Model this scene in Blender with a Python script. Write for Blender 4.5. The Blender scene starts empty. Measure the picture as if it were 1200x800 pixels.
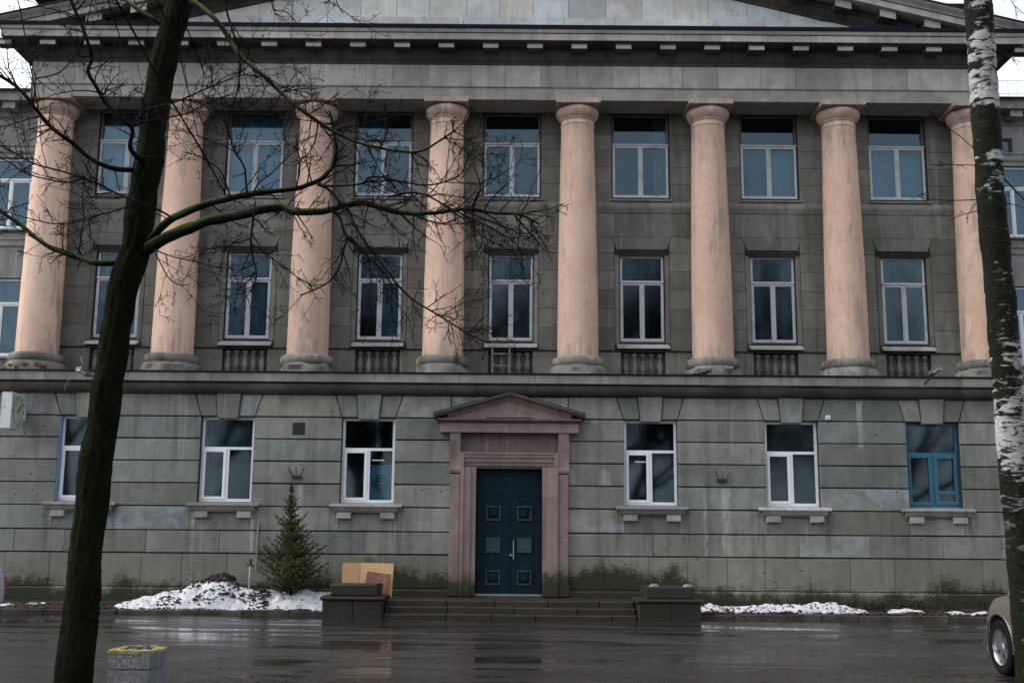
import bpy, bmesh, math, random
from mathutils import Vector, Matrix, noise
R = math.radians
SC = bpy.context.scene
COL = SC.collection

# ------------------------------------------------------------------ camera
CAM_D, CAM_H, CAM_X = 29.8, 1.7, 0.043
TILT, ROLL, FPX = R(10.2), R(0.48), 1334.0
cam_d = bpy.data.cameras.new('camera')
cam_d.sensor_width = 36.0
cam_d.lens = FPX / 1200.0 * 36.0
cam_d.clip_start = 0.1
cam_d.clip_end = 2000
cam = bpy.data.objects.new('camera', cam_d)
COL.objects.link(cam)
cam.matrix_world = (Matrix.Translation((CAM_X, -CAM_D, CAM_H)) @
                    Matrix.Rotation(math.pi / 2 + TILT, 4, 'X') @ Matrix.Rotation(ROLL, 4, 'Z'))
SC.camera = cam

# ------------------------------------------------------------------ sky, sun, exposure
SUN_EL, SUN_AZ = R(50), R(265)
w = bpy.data.worlds.new('World')
SC.world = w
w.use_nodes = True
wn = w.node_tree.nodes
wl = w.node_tree.links
wn.clear()
sky = wn.new('ShaderNodeTexSky')
sky.sky_type = 'NISHITA'
sky.sun_disc = False
sky.sun_elevation = SUN_EL
sky.sun_rotation = SUN_AZ
sky.altitude = 0
sky.air_density = 1.0
sky.dust_density = 2.0
sky.ozone_density = 1.0
hs = wn.new('ShaderNodeHueSaturation')
hs.inputs['Saturation'].default_value = 0.30
bg = wn.new('ShaderNodeBackground')
bg.inputs['Strength'].default_value = 0.15
wo = wn.new('ShaderNodeOutputWorld')
wl.new(sky.outputs[0], hs.inputs['Color'])
wl.new(hs.outputs[0], bg.inputs['Color'])
wl.new(bg.outputs[0], wo.inputs['Surface'])
sd = bpy.data.lights.new('sun', 'SUN')
sd.energy = 0.6
sd.angle = R(45)
sd.color = (1.0, 0.97, 0.93)
so = bpy.data.objects.new('sun', sd)
COL.objects.link(so)
sv = Vector((math.sin(SUN_AZ) * math.cos(SUN_EL), math.cos(SUN_AZ) * math.cos(SUN_EL), math.sin(SUN_EL)))
so.rotation_euler = sv.to_track_quat('Z', 'Y').to_euler()
so.location = (-10, -30, 40)
SC.view_settings.view_transform = 'Standard'
SC.view_settings.look = 'None'
SC.view_settings.gamma = 1
SC.view_settings.use_curve_mapping = False
SC.view_settings.exposure = 1.25


# ------------------------------------------------------------------ photo pixel -> point at a given depth
def at(px, py, dist):
    u = (px - 600) / FPX
    v = (400 - py) / FPX
    c, s = math.cos(ROLL), math.sin(ROLL)
    u0 = u * c - v * s
    v0 = u * s + v * c
    d = Vector((u0, math.cos(TILT) - v0 * math.sin(TILT), math.sin(TILT) + v0 * math.cos(TILT)))
    t = dist / d.y
    return Vector((CAM_X, -CAM_D, CAM_H)) + d * t


# ------------------------------------------------------------------ materials
MATS = {}


class NT:
    def __init__(self, name):
        m = bpy.data.materials.new(name)
        m.use_nodes = True
        self.m = m
        self.t = m.node_tree
        self.n = self.t.nodes
        self.l = self.t.links
        self.n.clear()
        self.out = self.n.new('ShaderNodeOutputMaterial')
        self.pos = None
        MATS[name] = m

    def node(self, typ, **kw):
        nd = self.n.new(typ)
        for k, v in kw.items():
            setattr(nd, k, v)
        return nd

    def link(self, a, b):
        self.l.new(a, b)

    def P(self):
        if self.pos is None:
            self.pos = self.node('ShaderNodeNewGeometry').outputs['Position']
        return self.pos

    def obj(self):
        return self.node('ShaderNodeTexCoord').outputs['Object']

    def rnd(self):
        return self.node('ShaderNodeObjectInfo').outputs['Random']

    def noise(self, scale=1, detail=4, rough=0.55, stretch=None, vec=None, off=None, dist=0.0):
        vec = vec or self.P()
        if stretch or off:
            mp = self.node('ShaderNodeMapping')
            if stretch:
                mp.inputs['Scale'].default_value = stretch
            if off:
                mp.inputs['Location'].default_value = off
            self.link(vec, mp.inputs['Vector'])
            vec = mp.outputs[0]
        nz = self.node('ShaderNodeTexNoise')
        nz.inputs['Scale'].default_value = scale
        nz.inputs['Detail'].default_value = detail
        nz.inputs['Roughness'].default_value = rough
        nz.inputs['Distortion'].default_value = dist
        self.link(vec, nz.inputs['Vector'])
        return nz.outputs['Fac']

    def voro(self, scale=1, feature='F1', stretch=None, vec=None, out='Distance', rnd=1.0):
        vec = vec or self.P()
        if stretch:
            mp = self.node('ShaderNodeMapping')
            mp.inputs['Scale'].default_value = stretch
            self.link(vec, mp.inputs['Vector'])
            vec = mp.outputs[0]
        nz = self.node('ShaderNodeTexVoronoi', feature=feature)
        nz.inputs['Scale'].default_value = scale
        nz.inputs['Randomness'].default_value = rnd
        self.link(vec, nz.inputs['Vector'])
        return nz.outputs[out]

    def ramp(self, fac, stops):
        r = self.node('ShaderNodeValToRGB')
        el = r.color_ramp.elements
        while len(el) < len(stops):
            el.new(0.5)
        for e, (p, c) in zip(el, stops):
            e.position = p
            if not isinstance(c, (tuple, list)):
                c = (c, c, c)
            e.color = (*c, 1)
        self.link(fac, r.inputs[0])
        return r.outputs[0]

    def mrange(self, val, a, b, c=0.0, d=1.0, smooth=True):
        r = self.node('ShaderNodeMapRange')
        r.interpolation_type = 'SMOOTHSTEP' if smooth else 'LINEAR'
        for i, x in enumerate((a, b, c, d)):
            r.inputs[i + 1].default_value = x
        self.link(val, r.inputs[0])
        return r.outputs[0]

    def math(self, op, a, b=None):
        m = self.node('ShaderNodeMath', operation=op)
        for i, x in enumerate((a, b)):
            if x is None:
                continue
            if isinstance(x, (int, float)):
                m.inputs[i].default_value = x
            else:
                self.link(x, m.inputs[i])
        return m.outputs[0]

    def mix(self, fac, a, b, mode='MIX'):
        m = self.node('ShaderNodeMix', data_type='RGBA', blend_type=mode)
        for i, x in ((0, fac), (6, a), (7, b)):
            if isinstance(x, (int, float)):
                if i == 0:
                    m.inputs[0].default_value = x
                else:
                    m.inputs[i].default_value = (x, x, x, 1)
            elif isinstance(x, (tuple, list)):
                m.inputs[i].default_value = (*x, 1)
            else:
                self.link(x, m.inputs[i])
        return m.outputs[2]

    def z(self):
        s = self.node('ShaderNodeSeparateXYZ')
        self.link(self.P(), s.inputs[0])
        return s.outputs[2]

    def x(self):
        s = self.node('ShaderNodeSeparateXYZ')
        self.link(self.P(), s.inputs[0])
        return s.outputs[0]

    def bump(self, h, strength=0.3, dist=0.02):
        b = self.node('ShaderNodeBump')
        b.inputs['Strength'].default_value = strength
        b.inputs['Distance'].default_value = dist
        self.link(h, b.inputs['Height'])
        return b.outputs[0]

    def bsdf(self, color, rough=0.8, normal=None, metallic=0.0, spec=0.5, emit=None, estr=0.0, alpha=None, coat=0.0):
        b = self.node('ShaderNodeBsdfPrincipled')
        for nm, x in (('Base Color', color), ('Roughness', rough), ('Metallic', metallic), ('Specular IOR Level', spec)):
            if isinstance(x, (tuple, list)):
                b.inputs[nm].default_value = (*x, 1)
            elif isinstance(x, (int, float)):
                b.inputs[nm].default_value = x
            else:
                self.link(x, b.inputs[nm])
        if normal is not None:
            self.link(normal, b.inputs['Normal'])
        if emit:
            b.inputs['Emission Color'].default_value = (*emit, 1)
            b.inputs['Emission Strength'].default_value = estr
        b.inputs['Coat Weight'].default_value = coat
        self.link(b.outputs[0], self.out.inputs['Surface'])
        return b


def stone(name, c1, c2, c3=None, moss=False, streak=0.35, vary=0.22, pitted=True, rough=0.85, patch=0.0, dirt=None):
    """weathered stone: mottling, block-to-block tint, rain streaks, pits; c3 = pale bluish lime patches"""
    t = NT(name)
    big = t.noise(0.55, 5, 0.6)
    mid = t.noise(3.2, 6, 0.65)
    fine = t.noise(38, 4, 0.7)
    col = t.mix(t.mrange(big, 0.35, 0.65), c1, c2)
    col = t.mix(t.mrange(mid, 0.3, 0.75, 0.0, 0.55), col, tuple(0.62 * x for x in c1))
    rv = t.mrange(t.rnd(), 0, 1, 1 - vary, 1 + vary, smooth=False)
    col = t.mix(1.0, col, rv, 'MULTIPLY')
    if c3:
        hit = t.mrange(t.math('FRACT', t.math('MULTIPLY', t.rnd(), 7.31)), 1 - patch, 1 - patch + 0.12)
        pm = t.math('MULTIPLY', t.mrange(t.noise(1.7, 6, 0.62), 0.47, 0.60), hit)
        col = t.mix(t.math('MULTIPLY', pm, 0.65), col, c3)
        tint = t.mrange(t.math('FRACT', t.math('MULTIPLY', t.rnd(), 23.7)), 0.4, 1.0, 0.0, 0.5)
        col = t.mix(tint, col, t.mix(1.0, col, (0.90, 1.02, 1.16), 'MULTIPLY'))
        warm = t.mrange(t.math('FRACT', t.math('MULTIPLY', t.rnd(), 41.3)), 0.55, 1.0, 0.0, 0.5)
        col = t.mix(warm, col, t.mix(1.0, col, (1.10, 1.0, 0.88), 'MULTIPLY'))
    st = t.noise(1.0, 5, 0.6, stretch=(3.6, 3.6, 0.28))
    col = t.mix(t.mrange(st, 0.48, 0.72, 0, streak), col, tuple(0.45 * x for x in c1))
    st2 = t.noise(1.0, 3, 0.5, stretch=(9, 9, 0.35), off=(3, 1, 7))
    col = t.mix(t.mrange(st2, 0.62, 0.74, 0, streak * 0.55), col, tuple(min(1, 1.7 * x) for x in c2))
    if dirt:
        dm = t.mrange(t.math('ADD', t.noise(1.0, 6, 0.65, stretch=(1.6, 1.6, 1.0)), t.math('MULTIPLY', t.noise(9, 3), 0.22)), 0.56, 0.78)
        col = t.mix(t.math('MULTIPLY', dm, 0.7), col, dirt)
    if name == 'ground_stone':
        X = t.x()
        Z = t.z()
        loc_ = t.math('SUBTRACT', X, t.math('MULTIPLY', t.math('ROUND', t.math('DIVIDE', X, 3.7)), 3.7))
        dd = t.math('ABSOLUTE', t.math('SUBTRACT', t.math('ABSOLUTE', t.math('ADD', loc_, t.math('MULTIPLY', t.math('SUBTRACT', t.noise(3.0, 3), 0.5), 0.3))), 0.88))
        drip = t.math('MULTIPLY', t.mrange(dd, 0.14, 0.03), t.math('MULTIPLY', t.mrange(Z, 1.2, 1.9), t.mrange(Z, 2.72, 2.66)))
        drip = t.math('MULTIPLY', drip, t.mrange(t.noise(1.0, 5, 0.7, stretch=(10, 10, 0.7), off=(1, 1, 9)), 0.38, 0.6, 0.05, 0.55))
        col = t.mix(drip, col, (0.055, 0.055, 0.052))
        # damp run-off creeping down from under the ledge
        lg = t.math('ADD', Z, t.math('MULTIPLY', t.math('SUBTRACT', t.noise(1.0, 6, 0.7, stretch=(3.0, 3.0, 0.3), off=(7, 7, 2)), 0.5), 1.9))
        col = t.mix(t.mrange(lg, 5.25, 5.75, 0, 0.45), col, (0.07, 0.07, 0.064))
        for (xc, wd, za, zb, off) in ((5.63, 0.15, 1.3, 3.35, 0.0), (5.08, 0.05, 1.3, 3.2, 2.0), (-5.45, 0.10, 2.0, 3.3, 4.0), (-6.62, 0.06, 1.4, 2.6, 6.0), (9.2, 0.10, 4.2, 5.6, 8.0)):
            wob = t.math('MULTIPLY', t.math('SUBTRACT', t.noise(2.0, 3, off=(off, 0, 0)), 0.5), 0.25)
            dx = t.math('ABSOLUTE', t.math('SUBTRACT', t.math('ADD', X, wob), xc))
            mk_ = t.math('MULTIPLY', t.mrange(dx, wd, wd * 0.55), t.math('MULTIPLY', t.mrange(Z, za, za + 0.2), t.mrange(Z, zb, zb - 0.15)))
            mk_ = t.math('MULTIPLY', mk_, t.mrange(t.noise(1.0, 5, 0.7, stretch=(9, 9, 1.2), off=(off, 3, 3)), 0.40, 0.62, 0.15, 0.8))
            col = t.mix(mk_, col, (0.42, 0.42, 0.41))
    if pitted:
        sx_ = t.node('ShaderNodeSeparateXYZ')
        t.link(t.P(), sx_.inputs[0])
        cx_ = t.node('ShaderNodeCombineXYZ')
        t.link(sx_.outputs[0], cx_.inputs[0])
        t.link(sx_.outputs[2], cx_.inputs[1])
        vz = t.node('ShaderNodeTexVoronoi', voronoi_dimensions='2D')
        vz.inputs['Scale'].default_value = 1.5
        t.link(cx_.outputs[0], vz.inputs['Vector'])
        pit = t.mrange(vz.outputs['Distance'], 0.022, 0.05, 0, 1)
        ph = t.mrange(t.noise(0.45, 2), 0.52, 0.58)
        pitd = t.math('MULTIPLY', t.math('SUBTRACT', 1.0, pit), ph)
        col = t.mix(t.math('MULTIPLY', pitd, 0.85), col, (0.012, 0.012, 0.012))
    if moss:
        z = t.z()
        n1 = t.noise(0.75, 5, 0.6, stretch=(1, 1, 0.6))
        n2 = t.noise(6, 5, 0.7)
        n3 = t.noise(22, 5, 0.7)
        h = t.math('ADD', z, t.math('MULTIPLY', t.math('SUBTRACT', n1, 0.5), -1.7))
        h = t.math('ADD', h, t.math('MULTIPLY', t.math('SUBTRACT', n2, 0.5), -0.8))
        h = t.math('ADD', h, t.math('MULTIPLY', t.math('SUBTRACT', n3, 0.5), -0.75))
        ax = t.math('ABSOLUTE', t.x())
        h = t.math('ADD', h, t.mrange(ax, 3.0, 6.0, -0.30, 0.06))
        green = t.mix(t.mrange(n2, 0.35, 0.65), (0.045, 0.058, 0.016), (0.085, 0.098, 0.032))
        col = t.mix(t.mrange(h, 0.98, 0.55, 0, 0.8), col, green)
        damp = t.mrange(h, 0.80, 0.50, 0, 0.93)
        col = t.mix(damp, col, t.mix(n2, (0.011, 0.015, 0.008), (0.026, 0.032, 0.014)))
    hgt = t.math('ADD', t.math('MULTIPLY', fine, 0.5), mid)
    t.bsdf(col, rough, t.bump(hgt, 0.35, 0.012), spec=0.3)
    return t.m


stone('ground_stone', (0.174, 0.176, 0.157), (0.243, 0.248, 0.224), (0.30, 0.32, 0.35), moss=True, patch=0.22, vary=0.22, streak=0.5)
stone('plinth_stone', (0.175, 0.170, 0.147), (0.231, 0.228, 0.198), None, moss=True, streak=0.3, vary=0.1)
stone('upper_stone', (0.164, 0.160, 0.139), (0.218, 0.212, 0.188), None, vary=0.20, streak=0.5)
stone('entab_stone', (0.318, 0.305, 0.275), (0.433, 0.420, 0.386), None, vary=0.20, streak=0.45)
stone('tymp_stone', (0.460, 0.464, 0.442), (0.601, 0.612, 0.595), (0.55, 0.58, 0.62), vary=0.18, streak=0.25, patch=0.3)
stone('cornice_stone', (0.181, 0.171, 0.152), (0.268, 0.255, 0.232), None, vary=0.12, streak=0.5, pitted=False)
stone('belt_stone', (0.199, 0.190, 0.174), (0.311, 0.301, 0.277), None, vary=0.12, streak=0.6, pitted=False)
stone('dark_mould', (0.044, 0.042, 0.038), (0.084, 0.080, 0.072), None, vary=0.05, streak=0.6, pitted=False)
stone('base_stone', (0.192, 0.180, 0.156), (0.276, 0.258, 0.228), None, vary=0.15, streak=0.5, dirt=(0.05, 0.047, 0.04))
stone('joint', (0.035, 0.034, 0.032), (0.05, 0.048, 0.045), None, vary=0, streak=0.2, pitted=False)
stone('granite', (0.220, 0.156, 0.147), (0.279, 0.208, 0.196), None, moss=True, vary=0.08, streak=0.55, pitted=False, rough=0.7)
stone('granite_dark', (0.130, 0.091, 0.089), (0.169, 0.126, 0.121), None, vary=0.05, streak=0.6, pitted=False, rough=0.7)
stone('step_stone', (0.027, 0.019, 0.014), (0.041, 0.030, 0.024), None, vary=0.15, streak=0.3, pitted=False, rough=0.42, dirt=(0.022, 0.026, 0.012))
stone('pedestal_stone', (0.021, 0.017, 0.013), (0.033, 0.028, 0.023), None, vary=0.1, streak=0.5, pitted=False, rough=0.6, dirt=(0.018, 0.024, 0.010))
stone('white_sill', (0.42, 0.42, 0.41), (0.55, 0.55, 0.54), None, vary=0.1, streak=0.4, pitted=False, dirt=(0.2, 0.19, 0.17))
stone('grey_sill', (0.204, 0.204, 0.198), (0.288, 0.288, 0.282), None, vary=0.25, streak=0.4, pitted=False)
stone('wing_stone', (0.230, 0.230, 0.223), (0.338, 0.338, 0.331), None, vary=0.1, streak=0.45)


def m_column(name, c1, c2, grime):
    t = NT(name)
    big = t.noise(0.8, 5, 0.6)
    mid = t.noise(4.5, 7, 0.7)
    small = t.noise(13, 6, 0.7)
    col = t.mix(t.mrange(big, 0.3, 0.7), c1, c2)
    col = t.mix(t.mrange(mid, 0.40, 0.72, 0, 0.5), col, tuple(0.80 * x for x in c1))
    col = t.mix(t.mrange(small, 0.52, 0.70, 0, 0.35), col, tuple(min(1, 1.12 * x + 0.03) for x in c2))
    col = t.mix(1.0, col, t.mrange(t.rnd(), 0, 1, 0.88, 1.06), 'MULTIPLY')
    # grey soot where the wash has worn thin, in drifts down the shaft
    g = t.noise(1.0, 8, 0.72, stretch=(1.8, 1.8, 0.42), off=(2, 5, 1))
    col = t.mix(t.mrange(g, 0.52, 0.66, 0, grime), col, (0.27, 0.235, 0.215))
    st = t.noise(1.0, 6, 0.65, stretch=(8, 8, 0.20))
    col = t.mix(t.mrange(st, 0.52, 0.70, 0, 0.45), col, (0.36, 0.27, 0.22))
    # pale flakes and patched plaster
    gr = t.mrange(t.noise(1.0, 7, 0.75, stretch=(2.5, 2.5, 0.9), off=(9, 2, 4)), 0.60, 0.64, 0, 0.55)
    col = t.mix(gr, col, (0.70, 0.56, 0.47))
    zz = t.z()
    gz = t.math('ADD', t.math('ABSOLUTE', t.math('SUBTRACT', zz, 10.2)), t.math('MULTIPLY', t.math('SUBTRACT', t.noise(1.0, 7, 0.7, stretch=(5, 5, 0.5), off=(1, 2, 8)), 0.5), 4.0))
    col = t.mix(t.mrange(gz, 3.0, 3.9, 0, 0.55), col, (0.25, 0.20, 0.175))
    # hairline cracks, only here and there
    ck = t.mrange(t.voro(1.3, 'DISTANCE_TO_EDGE', stretch=(1.6, 1.6, 0.7)), 0.0, 0.008, 1, 0)
    ck = t.math('MULTIPLY', ck, t.mrange(t.noise(0.7, 3, off=(4, 4, 4)), 0.52, 0.6))
    col = t.mix(t.math('MULTIPLY', ck, 0.55), col, (0.16, 0.12, 0.10))
    fine = t.noise(30, 5, 0.7)
    hh = t.math('ADD', t.math('ADD', fine, mid), t.math('MULTIPLY', gr, -0.8))
    t.bsdf(col, 0.92, t.bump(hh, 0.4, 0.015), spec=0.15)


m_column('column_plaster', (0.62, 0.415, 0.32), (0.70, 0.50, 0.395), 0.8)
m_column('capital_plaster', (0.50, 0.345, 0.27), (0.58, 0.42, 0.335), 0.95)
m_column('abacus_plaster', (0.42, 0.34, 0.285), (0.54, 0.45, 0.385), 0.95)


def simple(name, col, rough=0.6, metallic=0.0, nscale=8, amount=0.3, bump=0.1, spec=0.5, coat=0.0, space='obj', dirt=None):
    t = NT(name)
    vec = t.obj() if space == 'obj' else t.P()
    n = t.noise(nscale, 5, 0.6, vec=vec)
    c = t.mix(t.mrange(n, 0.3, 0.7, 0, amount), col, tuple(0.55 * x for x in col))
    if dirt:
        c = t.mix(t.mrange(t.noise(nscale * 0.6, 6, 0.7, vec=vec, off=(5, 3, 1)), 0.5, 0.68, 0, 0.75), c, dirt)
    t.bsdf(c, rough, t.bump(t.noise(nscale * 6, 4, 0.6, vec=vec), bump, 0.004), metallic, spec, coat=coat)
    return t.m


simple('old_white_paint', (0.50, 0.52, 0.54), 0.55, nscale=5, amount=0.25, dirt=(0.26, 0.26, 0.25), space='P')
simple('pvc_white', (0.82, 0.84, 0.87), 0.35, nscale=3, amount=0.12, bump=0.02, space='P')
simple('blue_paint', (0.028, 0.125, 0.20), 0.45, nscale=4, amount=0.3, bump=0.06, space='P')
simple('blue_reveal', (0.16, 0.24, 0.42), 0.7, nscale=4, amount=0.3, space='P')
simple('grey_wood', (0.13, 0.13, 0.13), 0.7, nscale=6, amount=0.4, space='P')
simple('roof_metal', (0.006, 0.007, 0.012), 0.8, 0.0, nscale=2, amount=0.4, space='P', spec=0.15)
simple('roof_sheet', (0.08, 0.07, 0.065), 0.6, 0.2, nscale=2, amount=0.4, space='P')
simple('black_metal', (0.015, 0.015, 0.016), 0.5, nscale=9, amount=0.3)
simple('grey_metal', (0.28, 0.29, 0.30), 0.4, 0.7, nscale=9, amount=0.3)
simple('white_metal', (0.62, 0.64, 0.66), 0.45, nscale=7, amount=0.2, dirt=(0.33, 0.32, 0.30))
simple('rubber', (0.008, 0.008, 0.009), 0.85, nscale=20, amount=0.3, spec=0.12)
simple('alloy', (0.55, 0.57, 0.60), 0.28, 0.9, nscale=14, amount=0.15)
simple('chipboard', (0.44, 0.27, 0.13), 0.8, nscale=14, amount=0.35, dirt=(0.32, 0.19, 0.09))
simple('chipboard_pale', (0.52, 0.34, 0.18), 0.8, nscale=12, amount=0.25, dirt=(0.40, 0.24, 0.12))
simple('red_board', (0.17, 0.062, 0.040), 0.7, nscale=7, amount=0.4, dirt=(0.24, 0.11, 0.07))
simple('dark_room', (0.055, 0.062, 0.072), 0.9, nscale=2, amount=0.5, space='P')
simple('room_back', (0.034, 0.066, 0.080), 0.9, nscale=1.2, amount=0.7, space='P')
simple('curtain_or_reflection_blue', (0.17, 0.205, 0.245), 0.9, nscale=3, amount=0.3, space='P')
simple('curtain_or_reflection_pale', (0.33, 0.36, 0.41), 0.9, nscale=3, amount=0.25, space='P')
simple('curtain_teal', (0.060, 0.090, 0.10), 0.9, nscale=3, amount=0.35, space='P')
simple('poster_board', (0.27, 0.42, 0.48), 0.6, nscale=2, amount=0.15)
simple('poster_ink', (0.03, 0.05, 0.07), 0.6, nscale=2, amount=0.1)
simple('poster_white', (0.36, 0.43, 0.46), 0.6, nscale=2, amount=0.1)
simple('clock_face', (0.40, 0.46, 0.34), 0.4, nscale=4, amount=0.25, dirt=(0.26, 0.32, 0.24))
simple('earth', (0.030, 0.021, 0.018), 0.9, nscale=9, amount=0.6, bump=0.6, space='P')
simple('leaf_litter', (0.050, 0.025, 0.020), 0.7, nscale=3, amount=0.6, space='P')
simple('red_leaf', (0.055, 0.013, 0.014), 0.6, nscale=3, amount=0.5, space='P')
simple('rope', (0.20, 0.185, 0.165), 0.8, nscale=9, amount=0.3)
simple('brick_red', (0.13, 0.055, 0.04), 0.9, nscale=9, amount=0.5)


def m_door():
    t = NT('door_paint')
    n = t.noise(2.2, 5, 0.6)
    st = t.noise(1.0, 4, 0.6, stretch=(9, 9, 0.5))
    col = t.mix(t.mrange(n, 0.3, 0.7), (0.0035, 0.015, 0.023), (0.006, 0.021, 0.031))
    col = t.mix(t.mrange(st, 0.55, 0.75, 0, 0.5), col, (0.03, 0.055, 0.065))
    chip = t.mrange(t.voro(3.3), 0.0, 0.018, 1, 0)
    col = t.mix(chip, col, (0.30, 0.33, 0.34))
    t.bsdf(col, t.mrange(n, 0.3, 0.7, 0.42, 0.6), t.bump(t.noise(40, 4), 0.08, 0.004), spec=0.12)
    t2 = NT('door_trim')
    t2.bsdf(t2.mix(t2.noise(12, 4), (0.012, 0.026, 0.033), (0.045, 0.066, 0.072)), 0.5)
    t3 = NT('door_pane')
    t3.bsdf((0.008, 0.045, 0.052), 0.12)


m_door()


def glass(name, tint, wob):
    t = NT(name)
    lw = t.node('ShaderNodeFresnel')
    lw.inputs['IOR'].default_value = 1.5
    n = t.noise(wob, 2, 0.5)
    nb = t.bump(n, 0.018, 0.02)
    tr = t.node('ShaderNodeBsdfTransparent')
    tr.inputs['Color'].default_value = (*tint, 1)
    gl = t.node('ShaderNodeBsdfGlossy')
    gl.inputs['Roughness'].default_value = 0.045
    gl.inputs['Color'].default_value = (0.74, 0.90, 1.0, 1)
    t.link(nb, gl.inputs['Normal'])
    mx = t.node('ShaderNodeMixShader')
    t.link(lw.outputs[0], mx.inputs[0])
    t.link(tr.outputs[0], mx.inputs[1])
    t.link(gl.outputs[0], mx.inputs[2])
    t.link(mx.outputs[0], t.out.inputs['Surface'])


glass('window_glass', (0.68, 0.82, 0.885), 2.0)


def m_asphalt():
    t = NT('wet_asphalt')
    big = t.noise(0.35, 5, 0.6, stretch=(0.5, 1.5, 1))
    wet = t.noise(1.0, 6, 0.62, stretch=(0.22, 1.15, 1), dist=0.6)
    fine = t.noise(60, 4, 0.7)
    agg = t.noise(160, 2, 0.6)
    col = t.mix(t.mrange(big, 0.3, 0.7), (0.022, 0.020, 0.019), (0.038, 0.035, 0.033))
    col = t.mix(t.mrange(agg, 0.55, 0.8, 0, 0.5), col, (0.09, 0.085, 0.08))
    crack = t.mrange(t.voro(0.55, 'DISTANCE_TO_EDGE', stretch=(0.6, 1, 1)), 0.0, 0.012, 1, 0)
    ck = t.math('MULTIPLY', crack, t.mrange(t.noise(0.9, 3), 0.5, 0.6))
    col = t.mix(t.math('MULTIPLY', ck, 0.6), col, (0.01, 0.01, 0.01))
    pud = t.mrange(wet, 0.475, 0.56)
    col = t.mix(t.math('MULTIPLY', pud, 0.6), col, (0.010, 0.010, 0.010))
    col = t.mix(t.mrange(t.noise(1.0, 5, 0.6, stretch=(0.3, 0.8, 1), off=(3, 8, 0)), 0.52, 0.62, 0, 0.55), col, (0.013, 0.012, 0.012))
    rough = t.math('ADD', t.math('MULTIPLY', t.math('SUBTRACT', 1.0, pud), 0.24), 0.06)
    rough = t.math('ADD', rough, t.math('MULTIPLY', t.math('SUBTRACT', t.noise(2.5, 4, 0.6, stretch=(0.4, 1.2, 1)), 0.5), 0.16))
    hb = t.math('MULTIPLY', t.math('ADD', fine, agg), t.math('SUBTRACT', 1.08, pud))
    b1 = t.node('ShaderNodeBump')
    b1.inputs['Strength'].default_value = 0.22
    b1.inputs['Distance'].default_value = 0.006
    t.link(hb, b1.inputs['Height'])
    b2 = t.node('ShaderNodeBump')
    b2.inputs['Strength'].default_value = 0.10
    b2.inputs['Distance'].default_value = 0.05
    t.link(t.noise(1.3, 4, 0.5, stretch=(0.5, 1.4, 1)), b2.inputs['Height'])
    t.link(b1.outputs[0], b2.inputs['Normal'])
    t.bsdf(col, rough, b2.outputs[0], spec=0.32)


m_asphalt()


def m_snow():
    t = NT('dirty_snow')
    n = t.noise(2.2, 6, 0.7)
    sp = t.noise(11, 6, 0.75)
    sp2 = t.voro(14)
    col = t.mix(t.mrange(n, 0.35, 0.7, 0, 0.5), (0.66, 0.67, 0.70), (0.40, 0.39, 0.39))
    d = t.mrange(t.math('ADD', sp, t.math('MULTIPLY', n, 0.42)), 0.77, 0.90)
    col = t.mix(d, col, (0.040, 0.026, 0.022))
    col = t.mix(t.mrange(sp2, 0.03, 0.10, 0.45, 0), col, (0.06, 0.045, 0.04))
    t.bsdf(col, 0.6, t.bump(t.math('ADD', sp, t.math('MULTIPLY', n, 2)), 0.6, 0.04), spec=0.4)


m_snow()


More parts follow.
